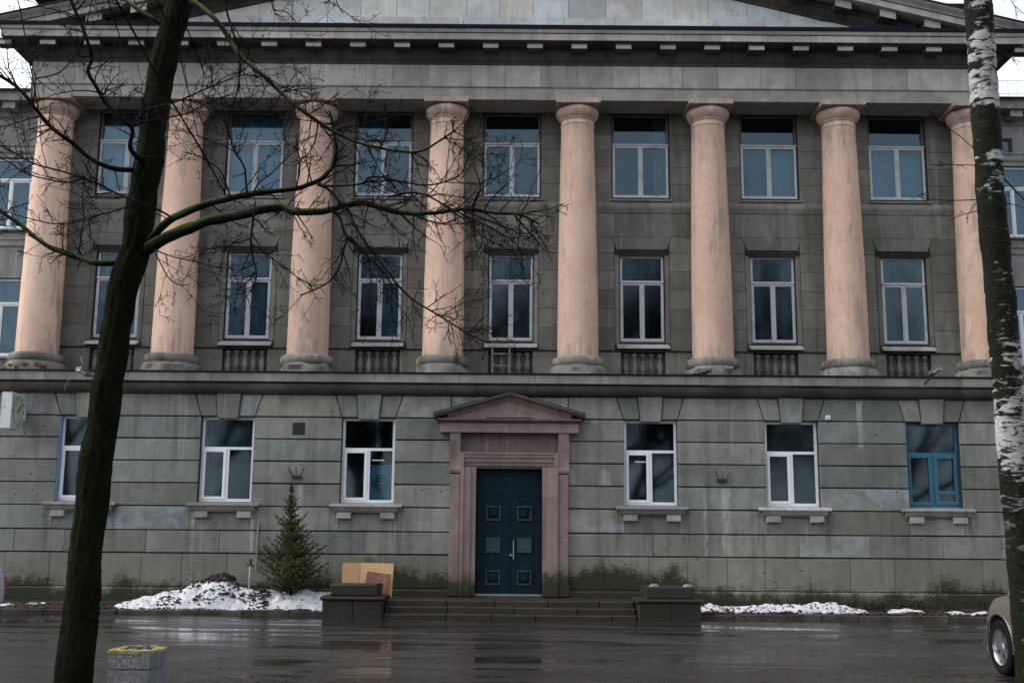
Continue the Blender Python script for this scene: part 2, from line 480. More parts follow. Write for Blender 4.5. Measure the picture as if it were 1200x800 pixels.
def m_barks():
    t = NT('mossy_bark')
    P = t.P()
    n = t.noise(1.0, 6, 0.7, stretch=(16, 16, 3.5))
    m = t.noise(1.4, 6, 0.65, stretch=(1.3, 1.3, 0.6))
    f = t.noise(26, 5, 0.7)
    col = t.mix(t.mrange(n, 0.35, 0.65), (0.003, 0.003, 0.0027), (0.012, 0.011, 0.009))
    moss = t.mix(t.mrange(f, 0.35, 0.7), (0.004, 0.008, 0.0015), (0.020, 0.032, 0.005))
    mm = t.math('ADD', m, t.math('MULTIPLY', t.math('SUBTRACT', f, 0.5), 0.5))
    col = t.mix(t.mrange(mm, 0.36, 0.60, 0, 0.9), col, moss)
    h = t.math('ADD', t.math('MULTIPLY', n, 1.6), f)
    t.bsdf(col, 0.95, t.bump(h, 1.0, 0.10), spec=0.08)
    t = NT('limb_bark')
    geo = t.node('ShaderNodeNewGeometry')
    t.pos = geo.outputs['Position']
    s = t.node('ShaderNodeSeparateXYZ')
    t.link(geo.outputs['Normal'], s.inputs[0])
    n = t.noise(14, 5, 0.7)
    g = t.noise(1.5, 4, 0.6)
    col = t.mix(t.mrange(n, 0.35, 0.65), (0.006, 0.006, 0.005), (0.018, 0.017, 0.015))
    up = t.math('ADD', s.outputs[2], t.math('MULTIPLY', t.math('SUBTRACT', g, 0.5), 3.5))
    mc = t.mix(n, (0.022, 0.040, 0.005), (0.085, 0.125, 0.018))
    col = t.mix(t.mrange(up, 0.05, 0.8, 0, 0.9), col, mc)
    t.bsdf(col, 0.9, t.bump(n, 0.9, 0.02), spec=0.10)
    t = NT('twig_bark')
    n = t.noise(9, 3, 0.6)
    t.bsdf(t.mix(n, (0.005, 0.004, 0.004), (0.018, 0.014, 0.013)), 0.9, spec=0.08)
    # birch
    t = NT('birch_bark')
    z = t.z()
    n1 = t.noise(1.0, 9, 0.72, stretch=(4.2, 4.2, 15.0), dist=0.8)
    n2 = t.noise(1.0, 5, 0.6, stretch=(3.0, 3.0, 2.4))
    f = t.noise(30, 5, 0.7)
    white = t.mix(t.mrange(f, 0.3, 0.7), (0.40, 0.40, 0.40), (0.57, 0.56, 0.55))
    white = t.mix(t.mrange(t.noise(3, 5, 0.65), 0.45, 0.7, 0, 0.6), white, (0.34, 0.33, 0.31))
    white = t.mix(t.mrange(z, 2.7, 1.9, 0, 0.92), white, t.mix(t.mrange(f, 0.3, 0.7), (0.05, 0.048, 0.04), (0.13, 0.125, 0.105)))
    dark = t.mix(t.mrange(f, 0.3, 0.7), (0.004, 0.005, 0.003), (0.014, 0.019, 0.007))
    grey = t.mix(t.mrange(f, 0.3, 0.7), (0.07, 0.065, 0.06), (0.16, 0.155, 0.145))
    # how much of the bark has gone black, by height up the trunk (old rough foot, mossy belt, clean top)
    zr = t.ramp(t.mrange(z, 0.0, 9.0, 0, 1, smooth=False),
                [(0.0, 0.70), (0.2, 0.68), (0.27, 0.66), (0.30, 0.52), (0.42, 0.54), (0.45, 0.78), (0.47, 0.86), (0.60, 0.86), (0.63, 0.74), (0.65, 0.66),
                 (0.675, 0.62), (0.685, 0.48), (0.695, 0.88), (0.745, 0.92), (0.755, 0.46), (0.85, 0.48), (0.862, 0.85), (0.88, 0.85), (0.89, 0.58), (1.0, 0.58)])
    zr = t.math('MULTIPLY', zr, 1.0)
    fac = t.math('ADD', t.math('ADD', t.math('MULTIPLY', t.math('SUBTRACT', n1, 0.5), 2.1), t.math('MULTIPLY', t.math('SUBTRACT', n2, 0.5), 1.3)), t.math('SUBTRACT', zr, 0.2))
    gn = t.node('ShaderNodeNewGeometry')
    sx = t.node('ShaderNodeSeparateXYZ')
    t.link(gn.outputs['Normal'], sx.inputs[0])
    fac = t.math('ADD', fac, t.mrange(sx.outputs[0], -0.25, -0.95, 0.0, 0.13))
    mk = t.mrange(fac, 0.38, 0.46)
    gk = t.mrange(fac, 0.28, 0.40)
    col = t.mix(t.math('MULTIPLY', gk, 0.6), white, grey)
    col = t.mix(mk, col, dark)
    lent = t.noise(1.0, 3, 0.5, stretch=(4, 4, 42))
    col = t.mix(t.mrange(lent, 0.63, 0.69, 0, 0.85), col, (0.03, 0.03, 0.03))
    h = t.math('ADD', f, t.math('MULTIPLY', mk, 2.0))
    t.bsdf(col, 0.85, t.bump(h, 0.9, 0.03), spec=0.15)
    # spruce needles
    t = NT('needles')
    r = t.noise(3.0, 3, 0.6)
    t.bsdf(t.mix(t.mrange(r, 0.3, 0.7), (0.018, 0.030, 0.008), (0.085, 0.095, 0.024)), 0.6, spec=0.3)
    t = NT('needles_yellow')
    t.bsdf((0.20, 0.19, 0.04), 0.6, spec=0.3)
    t = NT('grass_blade')
    r = t.noise(4.0, 3, 0.6)
    t.bsdf(t.mix(t.mrange(r, 0.3, 0.7), (0.012, 0.026, 0.005), (0.050, 0.060, 0.018)), 0.6, spec=0.3)


m_barks()


def m_misc():
    t = NT('car_taupe')
    fl = t.noise(350, 2, 0.5, vec=t.obj())
    t.bsdf(t.mix(fl, (0.135, 0.115, 0.095), (0.185, 0.160, 0.135)), t.mrange(t.noise(5, 4), 0.3, 0.7, 0.28, 0.48), metallic=0.35, coat=0.5)
    t = NT('car_pale')
    t.bsdf(t.mix(t.noise(300, 2, vec=t.obj()), (0.40, 0.46, 0.54), (0.47, 0.53, 0.60)), 0.35, metallic=0.2, coat=0.5)
    t = NT('tail_lamp')
    t.bsdf((0.30, 0.012, 0.015), 0.15)
    t = NT('lamp_glass')
    t.bsdf((0.45, 0.50, 0.55), 0.12)
    t = NT('car_glass')
    t.bsdf((0.01, 0.013, 0.016), 0.05)
    t = NT('tube_light')
    t.bsdf((0.9, 0.85, 0.7), 0.5, emit=(1.0, 0.80, 0.45), estr=0.30)
    # pebble-dash concrete
    t = NT('pebble_concrete')
    P = t.obj()
    v = t.voro(95, vec=P)
    vc = t.voro(95, vec=P, out='Color')
    g = t.node('ShaderNodeRGBToBW')
    t.link(vc, g.inputs[0])
    n = t.noise(4, 5, 0.6, vec=P)
    peb = t.ramp(g.outputs[0], [(0.15, (0.10, 0.11, 0.12)), (0.5, (0.30, 0.32, 0.34)), (0.85, (0.48, 0.50, 0.52))])
    col = t.mix(t.mrange(v, 0.40, 0.65), peb, (0.09, 0.09, 0.09))
    col = t.mix(t.mrange(n, 0.5, 0.75, 0, 0.6), col, (0.06, 0.065, 0.06))
    t.bsdf(col, 0.8, t.bump(t.mrange(v, 0, 0.7, 1, 0), 0.9, 0.012), spec=0.35)
    t = NT('yellow_paint')
    n = t.noise(9, 6, 0.7, vec=t.obj())
    col = t.mix(t.mrange(n, 0.44, 0.6), (0.34, 0.27, 0.06), (0.20, 0.19, 0.13))
    col = t.mix(t.mrange(t.noise(22, 4, 0.7, vec=t.obj()), 0.6, 0.7), col, (0.04, 0.045, 0.02))
    t.bsdf(col, 0.75, t.bump(n, 0.5, 0.01))
    t = NT('bed_soil')
    n = t.noise(7, 6, 0.7)
    v = t.voro(26, out='Color')
    g = t.node('ShaderNodeRGBToBW')
    t.link(v, g.inputs[0])
    col = t.mix(t.mrange(g.outputs[0], 0.3, 0.7), (0.022, 0.015, 0.013), (0.070, 0.036, 0.030))
    col = t.mix(t.mrange(t.noise(0.9, 4), 0.5, 0.65, 0, 0.7), col, (0.022, 0.024, 0.010))
    t.bsdf(col, 0.85, t.bump(t.math('ADD', n, t.voro(26)), 0.9, 0.03))
    stone('kerb_stone', (0.050, 0.044, 0.040), (0.085, 0.076, 0.070), None, vary=0.25, streak=0.3, pitted=False, dirt=(0.02, 0.02, 0.012))


m_misc()


# ------------------------------------------------------------------ mesh collecting
class MB:
    def __init__(self):
        self.v = []
        self.f = []

    def add(self, v, f):
        o = len(self.v)
        self.v += [tuple(p) for p in v]
        self.f += [tuple(i + o for i in q) for q in f]
        return self

    def box(self, x0, x1, y0, y1, z0, z1):
        v = [(x0, y0, z0), (x1, y0, z0), (x1, y1, z0), (x0, y1, z0), (x0, y0, z1), (x1, y0, z1), (x1, y1, z1), (x0, y1, z1)]
        return self.add(v, [(0, 3, 2, 1), (4, 5, 6, 7), (0, 1, 5, 4), (1, 2, 6, 5), (2, 3, 7, 6), (3, 0, 4, 7)])

    def block(self, poly, yf, depth, ch=0.012):
        """convex XZ polygon (counter-clockwise seen from -Y) as a stone with chamfered front edges, front at yf"""
        n = len(poly)
        cx = sum(p[0] for p in poly) / n
        cz = sum(p[1] for p in poly) / n
        ins = []
        for i in range(n):
            p0, p1, p2 = Vector(poly[i - 1]), Vector(poly[i]), Vector(poly[(i + 1) % n])
            a = (p1 - p0).normalized()
            b = (p2 - p1).normalized()
            na, nb = Vector((-a.y, a.x)), Vector((-b.y, b.x))
            k = 1 + na.dot(nb)
            m = (na + nb) / max(k, 0.2)
            ins.append(p1 + m * ch)
        v = [(p[0], yf, p[1]) for p in ins] + [(p[0], yf + ch, p[1]) for p in poly] + [(p[0], yf + depth, p[1]) for p in poly]
        f = [tuple(range(n))]
        for i in range(n):
            j = (i + 1) % n
            f.append((i, i + n, j + n, j))
            f.append((i + n, i + 2 * n, j + 2 * n, j + n))
        f.append(tuple(range(3 * n - 1, 2 * n - 1, -1)))
        return self.add(v, f)

    def brect(self, x0, x1, z0, z1, yf, depth=0.12, ch=0.012):
        return self.block([(x0, z0), (x1, z0), (x1, z1), (x0, z1)], yf, depth, ch)

    def extrude(self, prof, x0, x1, slope=0.0, xr=0.0, caps=True):
        """closed YZ profile run along X from x0 to x1; z shifts by slope*(x-xr)"""
        n = len(prof)
        v = [(x, p[0], p[1] + slope * (x - xr)) for x in (x0, x1) for p in prof]
        f = [(i, (i + 1) % n, (i + 1) % n + n, i + n) for i in range(n)]
        if caps:
            f += [tuple(range(n - 1, -1, -1)), tuple(range(n, 2 * n))]
        return self.add(v, f)

    def sweep(self, prof, xf, yf, yb):
        """open profile (outward offset, z) swept round the front of a block: left return, front, right return"""
        n = len(prof)
        v = []
        for k in range(4):
            for o, z in prof:
                sx = -1 if k < 2 else 1
                v.append((sx * (xf + o), yb if k in (0, 3) else yf - o, z))
        f = []
        for k in range(3):
            for i in range(n - 1):
                f.append((k * n + i, (k + 1) * n + i, (k + 1) * n + i + 1, k * n + i + 1))
        return self.add(v, f)

    def lathe(self, prof, c=(0, 0, 0), seg=32, a0=0.0, a1=2 * math.pi):
        full = abs(a1 - a0 - 2 * math.pi) < 1e-6
        cols = seg if full else seg + 1
        n = len(prof)
        v = []
        for k in range(cols):
            a = a0 + (a1 - a0) * k / seg
            for r, z in prof:
                v.append((c[0] + r * math.cos(a), c[1] + r * math.sin(a), c[2] + z))
        f = []
        for k in range(seg):
            k2 = (k + 1) % cols
            for i in range(n - 1):
                f.append((k * n + i, k2 * n + i, k2 * n + i + 1, k * n + i + 1))
        return self.add(v, f)

    def tube(self, pts, rad, sides=6, cap=True):
        pts = [Vector(p) for p in pts]
        n = len(pts)
        if isinstance(rad, (int, float)):
            rad = [rad] * n
        t0 = (pts[1] - pts[0]).normalized()
        up = Vector((0, 0, 1)) if abs(t0.z) < 0.9 else Vector((0, 1, 0))
        a = t0.cross(up).normalized()
        v = []
        for i in range(n):
            t = (pts[min(i + 1, n - 1)] - pts[max(i - 1, 0)])
            if t.length < 1e-9:
                t = t0
            t.normalize()
            a = (a - t * a.dot(t))
            if a.length < 1e-6:
                a = t.orthogonal()
            a.normalize()
            b = t.cross(a)
            for k in range(sides):
                an = 2 * math.pi * k / sides
                v.append(pts[i] + (a * math.cos(an) + b * math.sin(an)) * rad[i])
        f = []
        for i in range(n - 1):
            for k in range(sides):
                k2 = (k + 1) % sides
                f.append((i * sides + k, i * sides + k2, (i + 1) * sides + k2, (i + 1) * sides + k))
        if cap:
            f.append(tuple(range(sides - 1, -1, -1)))
            f.append(tuple((n - 1) * sides + k for k in range(sides)))
        return self.add(v, f)

    def mesh(self, name, smooth=False, fix=True):
        me = bpy.data.meshes.new(name)
        me.from_pydata(self.v, [], self.f)
        if fix:
            bm = bmesh.new()
            bm.from_mesh(me)
            bmesh.ops.recalc_face_normals(bm, faces=bm.faces)
            bm.to_mesh(me)
            bm.free()
        if smooth:
            me.polygons.foreach_set('use_smooth', [True] * len(me.polygons))
            if smooth != 'all':
                me.set_sharp_from_angle(angle=R(38))
        me.update()
        return me

    def build(self, name, mat, parent=None, smooth=False, fix=True, center=True, kind=None):
        me = self.mesh(name, smooth, fix)
        o = bpy.data.objects.new(name, me)
        if center and self.v:
            n = len(self.v)
            lo = [min(p[i] for p in self.v) for i in range(3)]
            hi = [max(p[i] for p in self.v) for i in range(3)]
            c = Vector(((lo[0] + hi[0]) / 2, (lo[1] + hi[1]) / 2, lo[2]))
            me.transform(Matrix.Translation(-c))
            o.location = c
        me.materials.append(MATS[mat])
        COL.objects.link(o)
        if parent is not None:
            put(o, parent)
        if kind:
            o['kind'] = kind
        return o


WLOC = {}


def wmat(o):
    m = o.matrix_basis.copy()
    p = o.parent
    if p:
        return wmat(p) @ o.matrix_parent_inverse @ m
    return m


def put(o, parent):
    """parent keeping the place in the world"""
    o.parent = parent
    o.matrix_parent_inverse = wmat(parent).inverted()


def tag(o, label, cat, group=None):
    o['label'] = label
    o['category'] = cat
    if group:
        o['group'] = group
    return o


def empty(name, loc, label, cat, group=None, rz=0.0):
    o = bpy.data.objects.new(name, None)
    o.location = loc
    o.rotation_euler = (0, 0, rz)
    o.empty_display_size = 0.3
    COL.objects.link(o)
    return tag(o, label, cat, group)


def struct(o):
    o['kind'] = 'structure'
    return o


def inst(o, parent, off, name=None):
    """copy of a mesh object moved by off, sharing its mesh"""
    c = o.copy()
    COL.objects.link(c)
    c.location = Vector(o.location) + Vector(off)
    c.parent = None
    c.matrix_parent_inverse = Matrix.Identity(4)
    if parent is not None:
        put(c, parent)
    return c


def pierced(x0, x1, z0, z1, yf, yb, holes):
    """front skin of a wall with rectangular holes and their reveals"""
    m = MB()
    xs = sorted({x0, x1, *[h[0] for h in holes], *[h[1] for h in holes]})
    zs = sorted({z0, z1, *[h[2] for h in holes], *[h[3] for h in holes]})
    for i in range(len(xs) - 1):
        for j in range(len(zs) - 1):
            cx, cz = (xs[i] + xs[i + 1]) / 2, (zs[j] + zs[j + 1]) / 2
            if any(h[0] < cx < h[1] and h[2] < cz < h[3] for h in holes):
                continue
            a, b, c, d = xs[i], xs[i + 1], zs[j], zs[j + 1]
            m.add([(a, yf, c), (b, yf, c), (b, yf, d), (a, yf, d)], [(0, 1, 2, 3)])
    for a, b, c, d in holes:
        v = [(a, yf, c), (b, yf, c), (b, yf, d), (a, yf, d), (a, yb, c), (b, yb, c), (b, yb, d), (a, yb, d)]
        m.add(v, [(0, 4, 5, 1), (1, 5, 6, 2), (2, 6, 7, 3), (3, 7, 4, 0)])
    m.add([(x0, yf, z0), (x0, yb + 8, z0), (x0, yb + 8, z1), (x0, yf, z1)], [(0, 1, 2, 3)])
    m.add([(x1, yf, z0), (x1, yb + 8, z0), (x1, yb + 8, z1), (x1, yf, z1)], [(3, 2, 1, 0)])
    return m


rnd = random.Random(11)
BAYS = [-11.1, -7.4, -3.7, 0.0, 3.7, 7.4, 11.1]
COLX = [-12.95 + 3.7 * i for i in range(8)]

# ================================================================== ground
m = MB()
g = 160.0
m.add([(-g, -g, 0), (g, -g, 0), (g, g, 0), (-g, g, 0)], [(0, 1, 2, 3)])
struct(m.build('road', 'wet_asphalt', center=False))

# planting beds left and right of the steps, behind kerbs
bed_root = {}


def make_bed(x0, x1, name='planting_bed'):
    nx = int((x1 - x0) / 0.12)
    ny = 12
    m = MB()
    v = []
    for j in range(ny + 1):
        for i in range(nx + 1):
            x = x0 + (x1 - x0) * i / nx
            y = -1.36 + 1.36 * j / ny
            z = 0.105 + 0.15 * j / ny + 0.05 * noise.noise((x * 1.7, y * 1.7, 1)) + 0.03 * noise.noise((x * 6, y * 6, 3))
            v.append((x, y, z))
    f = [(j * (nx + 1) + i, j * (nx + 1) + i + 1, (j + 1) * (nx + 1) + i + 1, (j + 1) * (nx + 1) + i) for j in range(ny) for i in range(nx)]
    m.add(v, f)
    return struct(m.build(name, 'bed_soil', smooth='all', fix=False, center=False))


def bedz(x, y):
    t = (y + 1.36) / 1.36
    return 0.105 + 0.15 * t + 0.05 * noise.noise((x * 1.7, y * 1.7, 1)) + 0.03 * noise.noise((x * 6, y * 6, 3))


for (x0, x1) in ((-18.0, -4.32), (4.55, 12.2)):
    make_bed(x0, x1)
    ke = MB()
    ke.box(x0, x1, -1.47, -1.36, -0.05, 0.06)
    kb = struct(ke.build('kerb', 'joint'))
    x = x0
    while x < x1 - 0.1:
        L = min(rnd.uniform(0.85, 1.15), x1 - x)
        dz = rnd.uniform(-0.02, 0.012)
        dy = rnd.uniform(-0.015, 0.015)
        b = MB()
        b.brect(x + 0.006, x + L - 0.006, -0.05, 0.125 + dz, -1.50 + dy, 0.15, 0.018)
        b.build('kerb_stone', 'kerb_stone', kb)
        x += L

# ================================================================== main building
B = empty('main_building', (0, 0.5, 0), 'grey stone building with eight pink columns and a pediment', 'building')

# ---- ground storey: core + courses
GH = [(c - 0.70, c + 0.70, 2.76, 5.0) for c in BAYS if c != 0]
GH.append((-0.86, 0.86, 0.45, 3.76))
core = pierced(-14.0, 14.0, 0.0, 6.1, 0.05, 0.42, GH)
GW = core.build('ground_wall', 'joint', B)
JG = 0.017


def gblock(poly, mat='ground_stone', yf=0.0, ch=0.010, depth=0.12, nm='stone_block'):
    b = MB()
    b.block(poly, yf, depth, ch)
    return b.build(nm, mat, GW)


def grect(x0, x1, z0, z1, mat='ground_stone', yf=0.0, gx=0.004, gz=JG, nm='stone_block'):
    j = lambda: rnd.uniform(-0.006, 0.006)
    return gblock([(x0 + gx, z0 + gz + j()), (x1 - gx, z0 + gz + j()), (x1 - gx, z1 - gz + j()), (x0 + gx, z1 - gz + j())], mat, yf + rnd.uniform(-0.006, 0.006), nm=nm)


PZ = [1.47, 2.05, 2.67, 3.26, 3.84, 4.42, 5.0, 5.585]
# edges of piers between openings (portal hides +-1.5)
piers = []
e = [-14.0]
for c in BAYS:
    hw = 1.5 if c == 0 else 0.70
    e += [c - hw, c + hw]
e.append(14.0)
piers = [(e[i], e[i + 1]) for i in range(0, len(e), 2)]
for r in range(2, 6):
    for (a, b) in piers:
        if r == 2 and False:
            continue
        grect(a, b, PZ[r], PZ[r + 1])
# course under the sills: joints at the window edges
for (a, b) in piers:
    grect(a, b, PZ[1], PZ[2])
for c in BAYS:
    if c != 0:
        grect(c - 0.70, c + 0.70, PZ[1], PZ[2] + 0.05)
# lowest course with random joints read from the wall
jt = [-14.0, -12.75, -11.45, -9.35, -7.45, -5.6, -3.72, -1.5]
for a, b in zip(jt[:-1], jt[1:]):
    grect(a, b, PZ[0], PZ[1])
jt = [1.5, 3.72, 5.62, 7.5, 9.32, 11.2, 12.72, 14.0]
for a, b in zip(jt[:-1], jt[1:]):
    grect(a, b, PZ[0], PZ[1])
# plinth slabs
for lo, hi in ((-14.0, -1.5), (1.5, 14.0)):
    x = lo
    while x < hi - 0.05:
        L = rnd.uniform(0.95, 1.35)
        if hi - x - L < 0.6:
            L = hi - x
        grect(x, x + L, 0.61, PZ[0], 'plinth_stone', yf=0.012, gx=0.003, nm='plinth_slab')
        x += L
    m = MB()
    m.extrude([(0.04, 0.0), (-0.07, 0.0), (-0.07, 0.56), (-0.035, 0.612), (0.04, 0.612)], lo, hi)
    m.build('plinth_base', 'plinth_stone', GW)
# flat arches over the windows
for i, c in enumerate(BAYS):
    if c == 0:
        continue
    z0, z1 = 5.0, 5.585
    gblock([(c - 0.262, 4.945), (c + 0.262, 4.945), (c + 0.325, 5.60), (c - 0.325, 5.60)], yf=-0.055, ch=0.012, depth=0.20, nm='keystone')
    gz = 0.012
    for s in (-1, 1):
        p = [(0.285, z0 + gz), (0.70, z0 + gz), (0.875, z1), (0.345, z1)]
        p = [(c + s * q[0], q[1]) for q in p]
        if s < 0:
            p = p[::-1]
        gblock(p, ch=0.014, nm='voussoir')
for k in range(len(piers)):
    a, b = piers[k]
    la = a if k == 0 else (a + 0.025)
    lb = b if k == len(piers) - 1 else (b - 0.025)
    ta = a if k == 0 else a + 0.205
    tb = b if k == len(piers) - 1 else b - 0.205
    if abs(b + 1.5) < 0.01:
        lb = tb = b - 0.05
    if abs(a - 1.5) < 0.01:
        la = ta = a + 0.05
    gblock([(la, 5.0 + JG), (lb, 5.0 + JG), (tb, 5.585), (ta, 5.585)])
# smooth panel above the door
grect(-1.53, 1.53, 5.0, 5.585, yf=0.0)
m = MB()
m.brect(-1.5, 1.5, 3.7, 5.0, 0.03, 0.05, 0.004)
m.build('overdoor_panel', 'ground_stone', GW)

# ---- belt cornice under the columns
bt = MB()
bt.sweep([(0.00, 5.58), (0.02, 5.585), (0.055, 5.60), (0.115, 5.65), (0.155, 5.71), (0.172, 5.78), (0.165, 5.84), (0.15, 5.865), (0.11, 5.87)], 14.0, 0.0, 9.0)
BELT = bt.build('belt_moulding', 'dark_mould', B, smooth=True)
bt = MB()
bt.sweep([(0.11, 5.86), (0.11, 5.92)], 14.0, 0.0, 9.0)
bt.build('belt_groove', 'joint', BELT)
bt = MB()
bt.sweep([(0.225, 6.135), (0.255, 6.14), (0.255, 6.165), (0.22, 6.185), (-0.6, 6.205)], 14.0, 0.0, 9.0)
bt.build('belt_flashing', 'roof_metal', BELT)
m = MB()
m.add([(-13.95, -0.2, 6.19), (13.95, -0.2, 6.19), (13.95, 1.7, 6.20), (-13.95, 1.7, 6.20)], [(0, 1, 2, 3)])
m.build('ledge_top', 'roof_sheet', BELT)
x = -14.22
while x < 14.2:
    L = rnd.uniform(1.8, 2.4)
    if 14.22 - x - L < 0.9:
        L = 14.22 - x
    b = MB()
    b.brect(x + 0.003, x + L - 0.003, 5.905, 6.14, -0.22, 0.3, 0.010)
    b.build('belt_slab', 'belt_stone', BELT)
    x += L
for s in (-1, 1):
    b = MB()
    b.box(s * 14.21, s * 13.9, 0.08, 9, 5.905, 6.138)
    b.build('belt_slab', 'belt_stone', BELT)

# ---- upper wall
YU = 1.52
UH = []
for c in BAYS:
    UH.append((c - 0.64, c + 0.64, 7.34, 9.86))
    UH.append((c - 0.83, c + 0.83, 11.52, 14.06))
    UH.append((c - 0.62, c + 0.62, 6.40, 7.03))
core = pierced(-13.4, 13.4, 6.0, 15.4, YU + 0.022, YU + 0.30, UH)
UW = core.build('upper_wall', 'joint', B)


def ublock(x0, x1, z0, z1, yf=YU, g=0.004, mat='upper_stone', nm='stone_block'):
    b = MB()
    b.brect(x0 + g, x1 - g, z0 + g, z1 - g, yf, 0.10, 0.006)
    return b.build(nm, mat, UW)


MZ = [7.10, 7.74, 8.29, 8.83, 9.38, 9.91, 10.38]
TZ = [11.40, 11.94, 12.45, 12.96, 13.43, 14.10]
for i, c in enumerate(BAYS):
    L = -13.4 if i == 0 else c - 1.85
    Rr = 13.4 if i == 6 else c + 1.85
    for k in range(5):
        ublock(L, c - 0.78, MZ[k], MZ[k + 1])
        ublock(c + 0.78, Rr, MZ[k], MZ[k + 1])
    # moulded frame strip at each side of the window
    for s in (-1, 1):
        b = MB()
        b.brect(min(c + s * 0.645, c + s * 0.775), max(c + s * 0.645, c + s * 0.775), 7.30, 9.86, YU - 0.012, 0.2, 0.012)
        b.build('window_surround', 'upper_stone', UW)
    # lintel with slanting ends
    b = MB()
    b.block([(c - 0.70, 10.01), (c + 0.70, 10.01), (c + 0.86, 10.376), (c - 0.86, 10.376)], YU - 0.004, 0.1, 0.006)
    b.build('lintel', 'upper_stone', UW)
    for s in (-1, 1):
        e0 = Rr if s > 0 else L
        p = [(c + s * 0.785, 9.914), (e0 - s * 0.004, 9.914), (e0 - s * 0.004, 10.376), (c + s * 0.872, 10.376), (c + s * 0.785, 10.16)]
        if s < 0:
            p = p[::-1]
        b = MB()
        b.block(p, YU, 0.1, 0.005)
        b.build('stone_block', 'upper_stone', UW)
    # hood moulding over the window
    b = MB()
    b.extrude([(YU + 0.1, 9.83), (YU - 0.02, 9.83), (YU - 0.03, 9.88), (YU - 0.07, 9.90), (YU - 0.075, 9.95), (YU - 0.12, 9.965), (YU - 0.12, 10.0), (YU + 0.1, 10.01)], c - 0.73, c + 0.73)
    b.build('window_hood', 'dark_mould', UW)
    # panel course
    xs = [L]
    x = L + rnd.uniform(0.3, 1.1)
    while x < Rr - 0.3:
        xs.append(x)
        x += rnd.uniform(0.75, 1.15)
    xs.append(Rr)
    for a, b_ in zip(xs[:-1], xs[1:]):
        ublock(a, b_, 10.38, 11.10, YU + 0.004, g=0.003)
    # top storey
    for k in range(5):
        ublock(L, c - 0.84, TZ[k], TZ[k + 1])
        ublock(c + 0.84, Rr, TZ[k], TZ[k + 1])
    # dado either side of the balustrade panel
    ublock(L, c - 0.62, 6.20, 7.06, YU - 0.05, mat='upper_stone')
    ublock(c + 0.62, Rr, 6.20, 7.06, YU - 0.05, mat='upper_stone')
    ublock(c - 0.62, c + 0.62, 6.20, 6.42, YU - 0.05)
b = MB()
b.extrude([(YU + 0.1, 11.09), (YU - 0.02, 11.09), (YU - 0.03, 11.14), (YU - 0.075, 11.20), (YU - 0.09, 11.28), (YU - 0.08, 11.33), (YU - 0.05, 11.35), (YU - 0.05, 11.40), (YU + 0.1, 11.41)], -13.42, 13.42)
b.build('string_course', 'cornice_stone', UW, smooth=True)
b = MB()
b.extrude([(YU + 0.1, 7.05), (YU - 0.06, 7.05), (YU - 0.10, 7.075), (YU - 0.10, 7.10), (YU + 0.1, 7.115)], -13.42, 13.42)
b.build('dado_rail', 'dark_mould', UW)

# balusters
bp = [(0.0, 0), (0.075, 0), (0.075, 0.045), (0.05, 0.055), (0.062, 0.08), (0.085, 0.15), (0.088, 0.20), (0.07, 0.29), (0.042, 0.40), (0.038, 0.45), (0.055, 0.47), (0.055, 0.49), (0.045, 0.50), (0.075, 0.52), (0.078, 0.585), (0, 0.585)]
proto = None
for i, c in enumerate(BAYS):
    b = MB()
    b.box(c - 0.619, c + 0.619, YU + 0.14, YU + 0.20, 6.40, 7.03)
    BALP = b.build('balustrade', 'upper_stone', B)
    for k in range(5):
        x = c - 0.48 + 0.24 * k
        if proto is None:
            b = MB()
            b.lathe(bp, (x, YU + 0.055, 6.425), 12)
            proto = b.build('baluster', 'base_stone', BALP, smooth=True)
            px0 = x
        else:
            inst(proto, BALP, (x - px0, 0, 0))

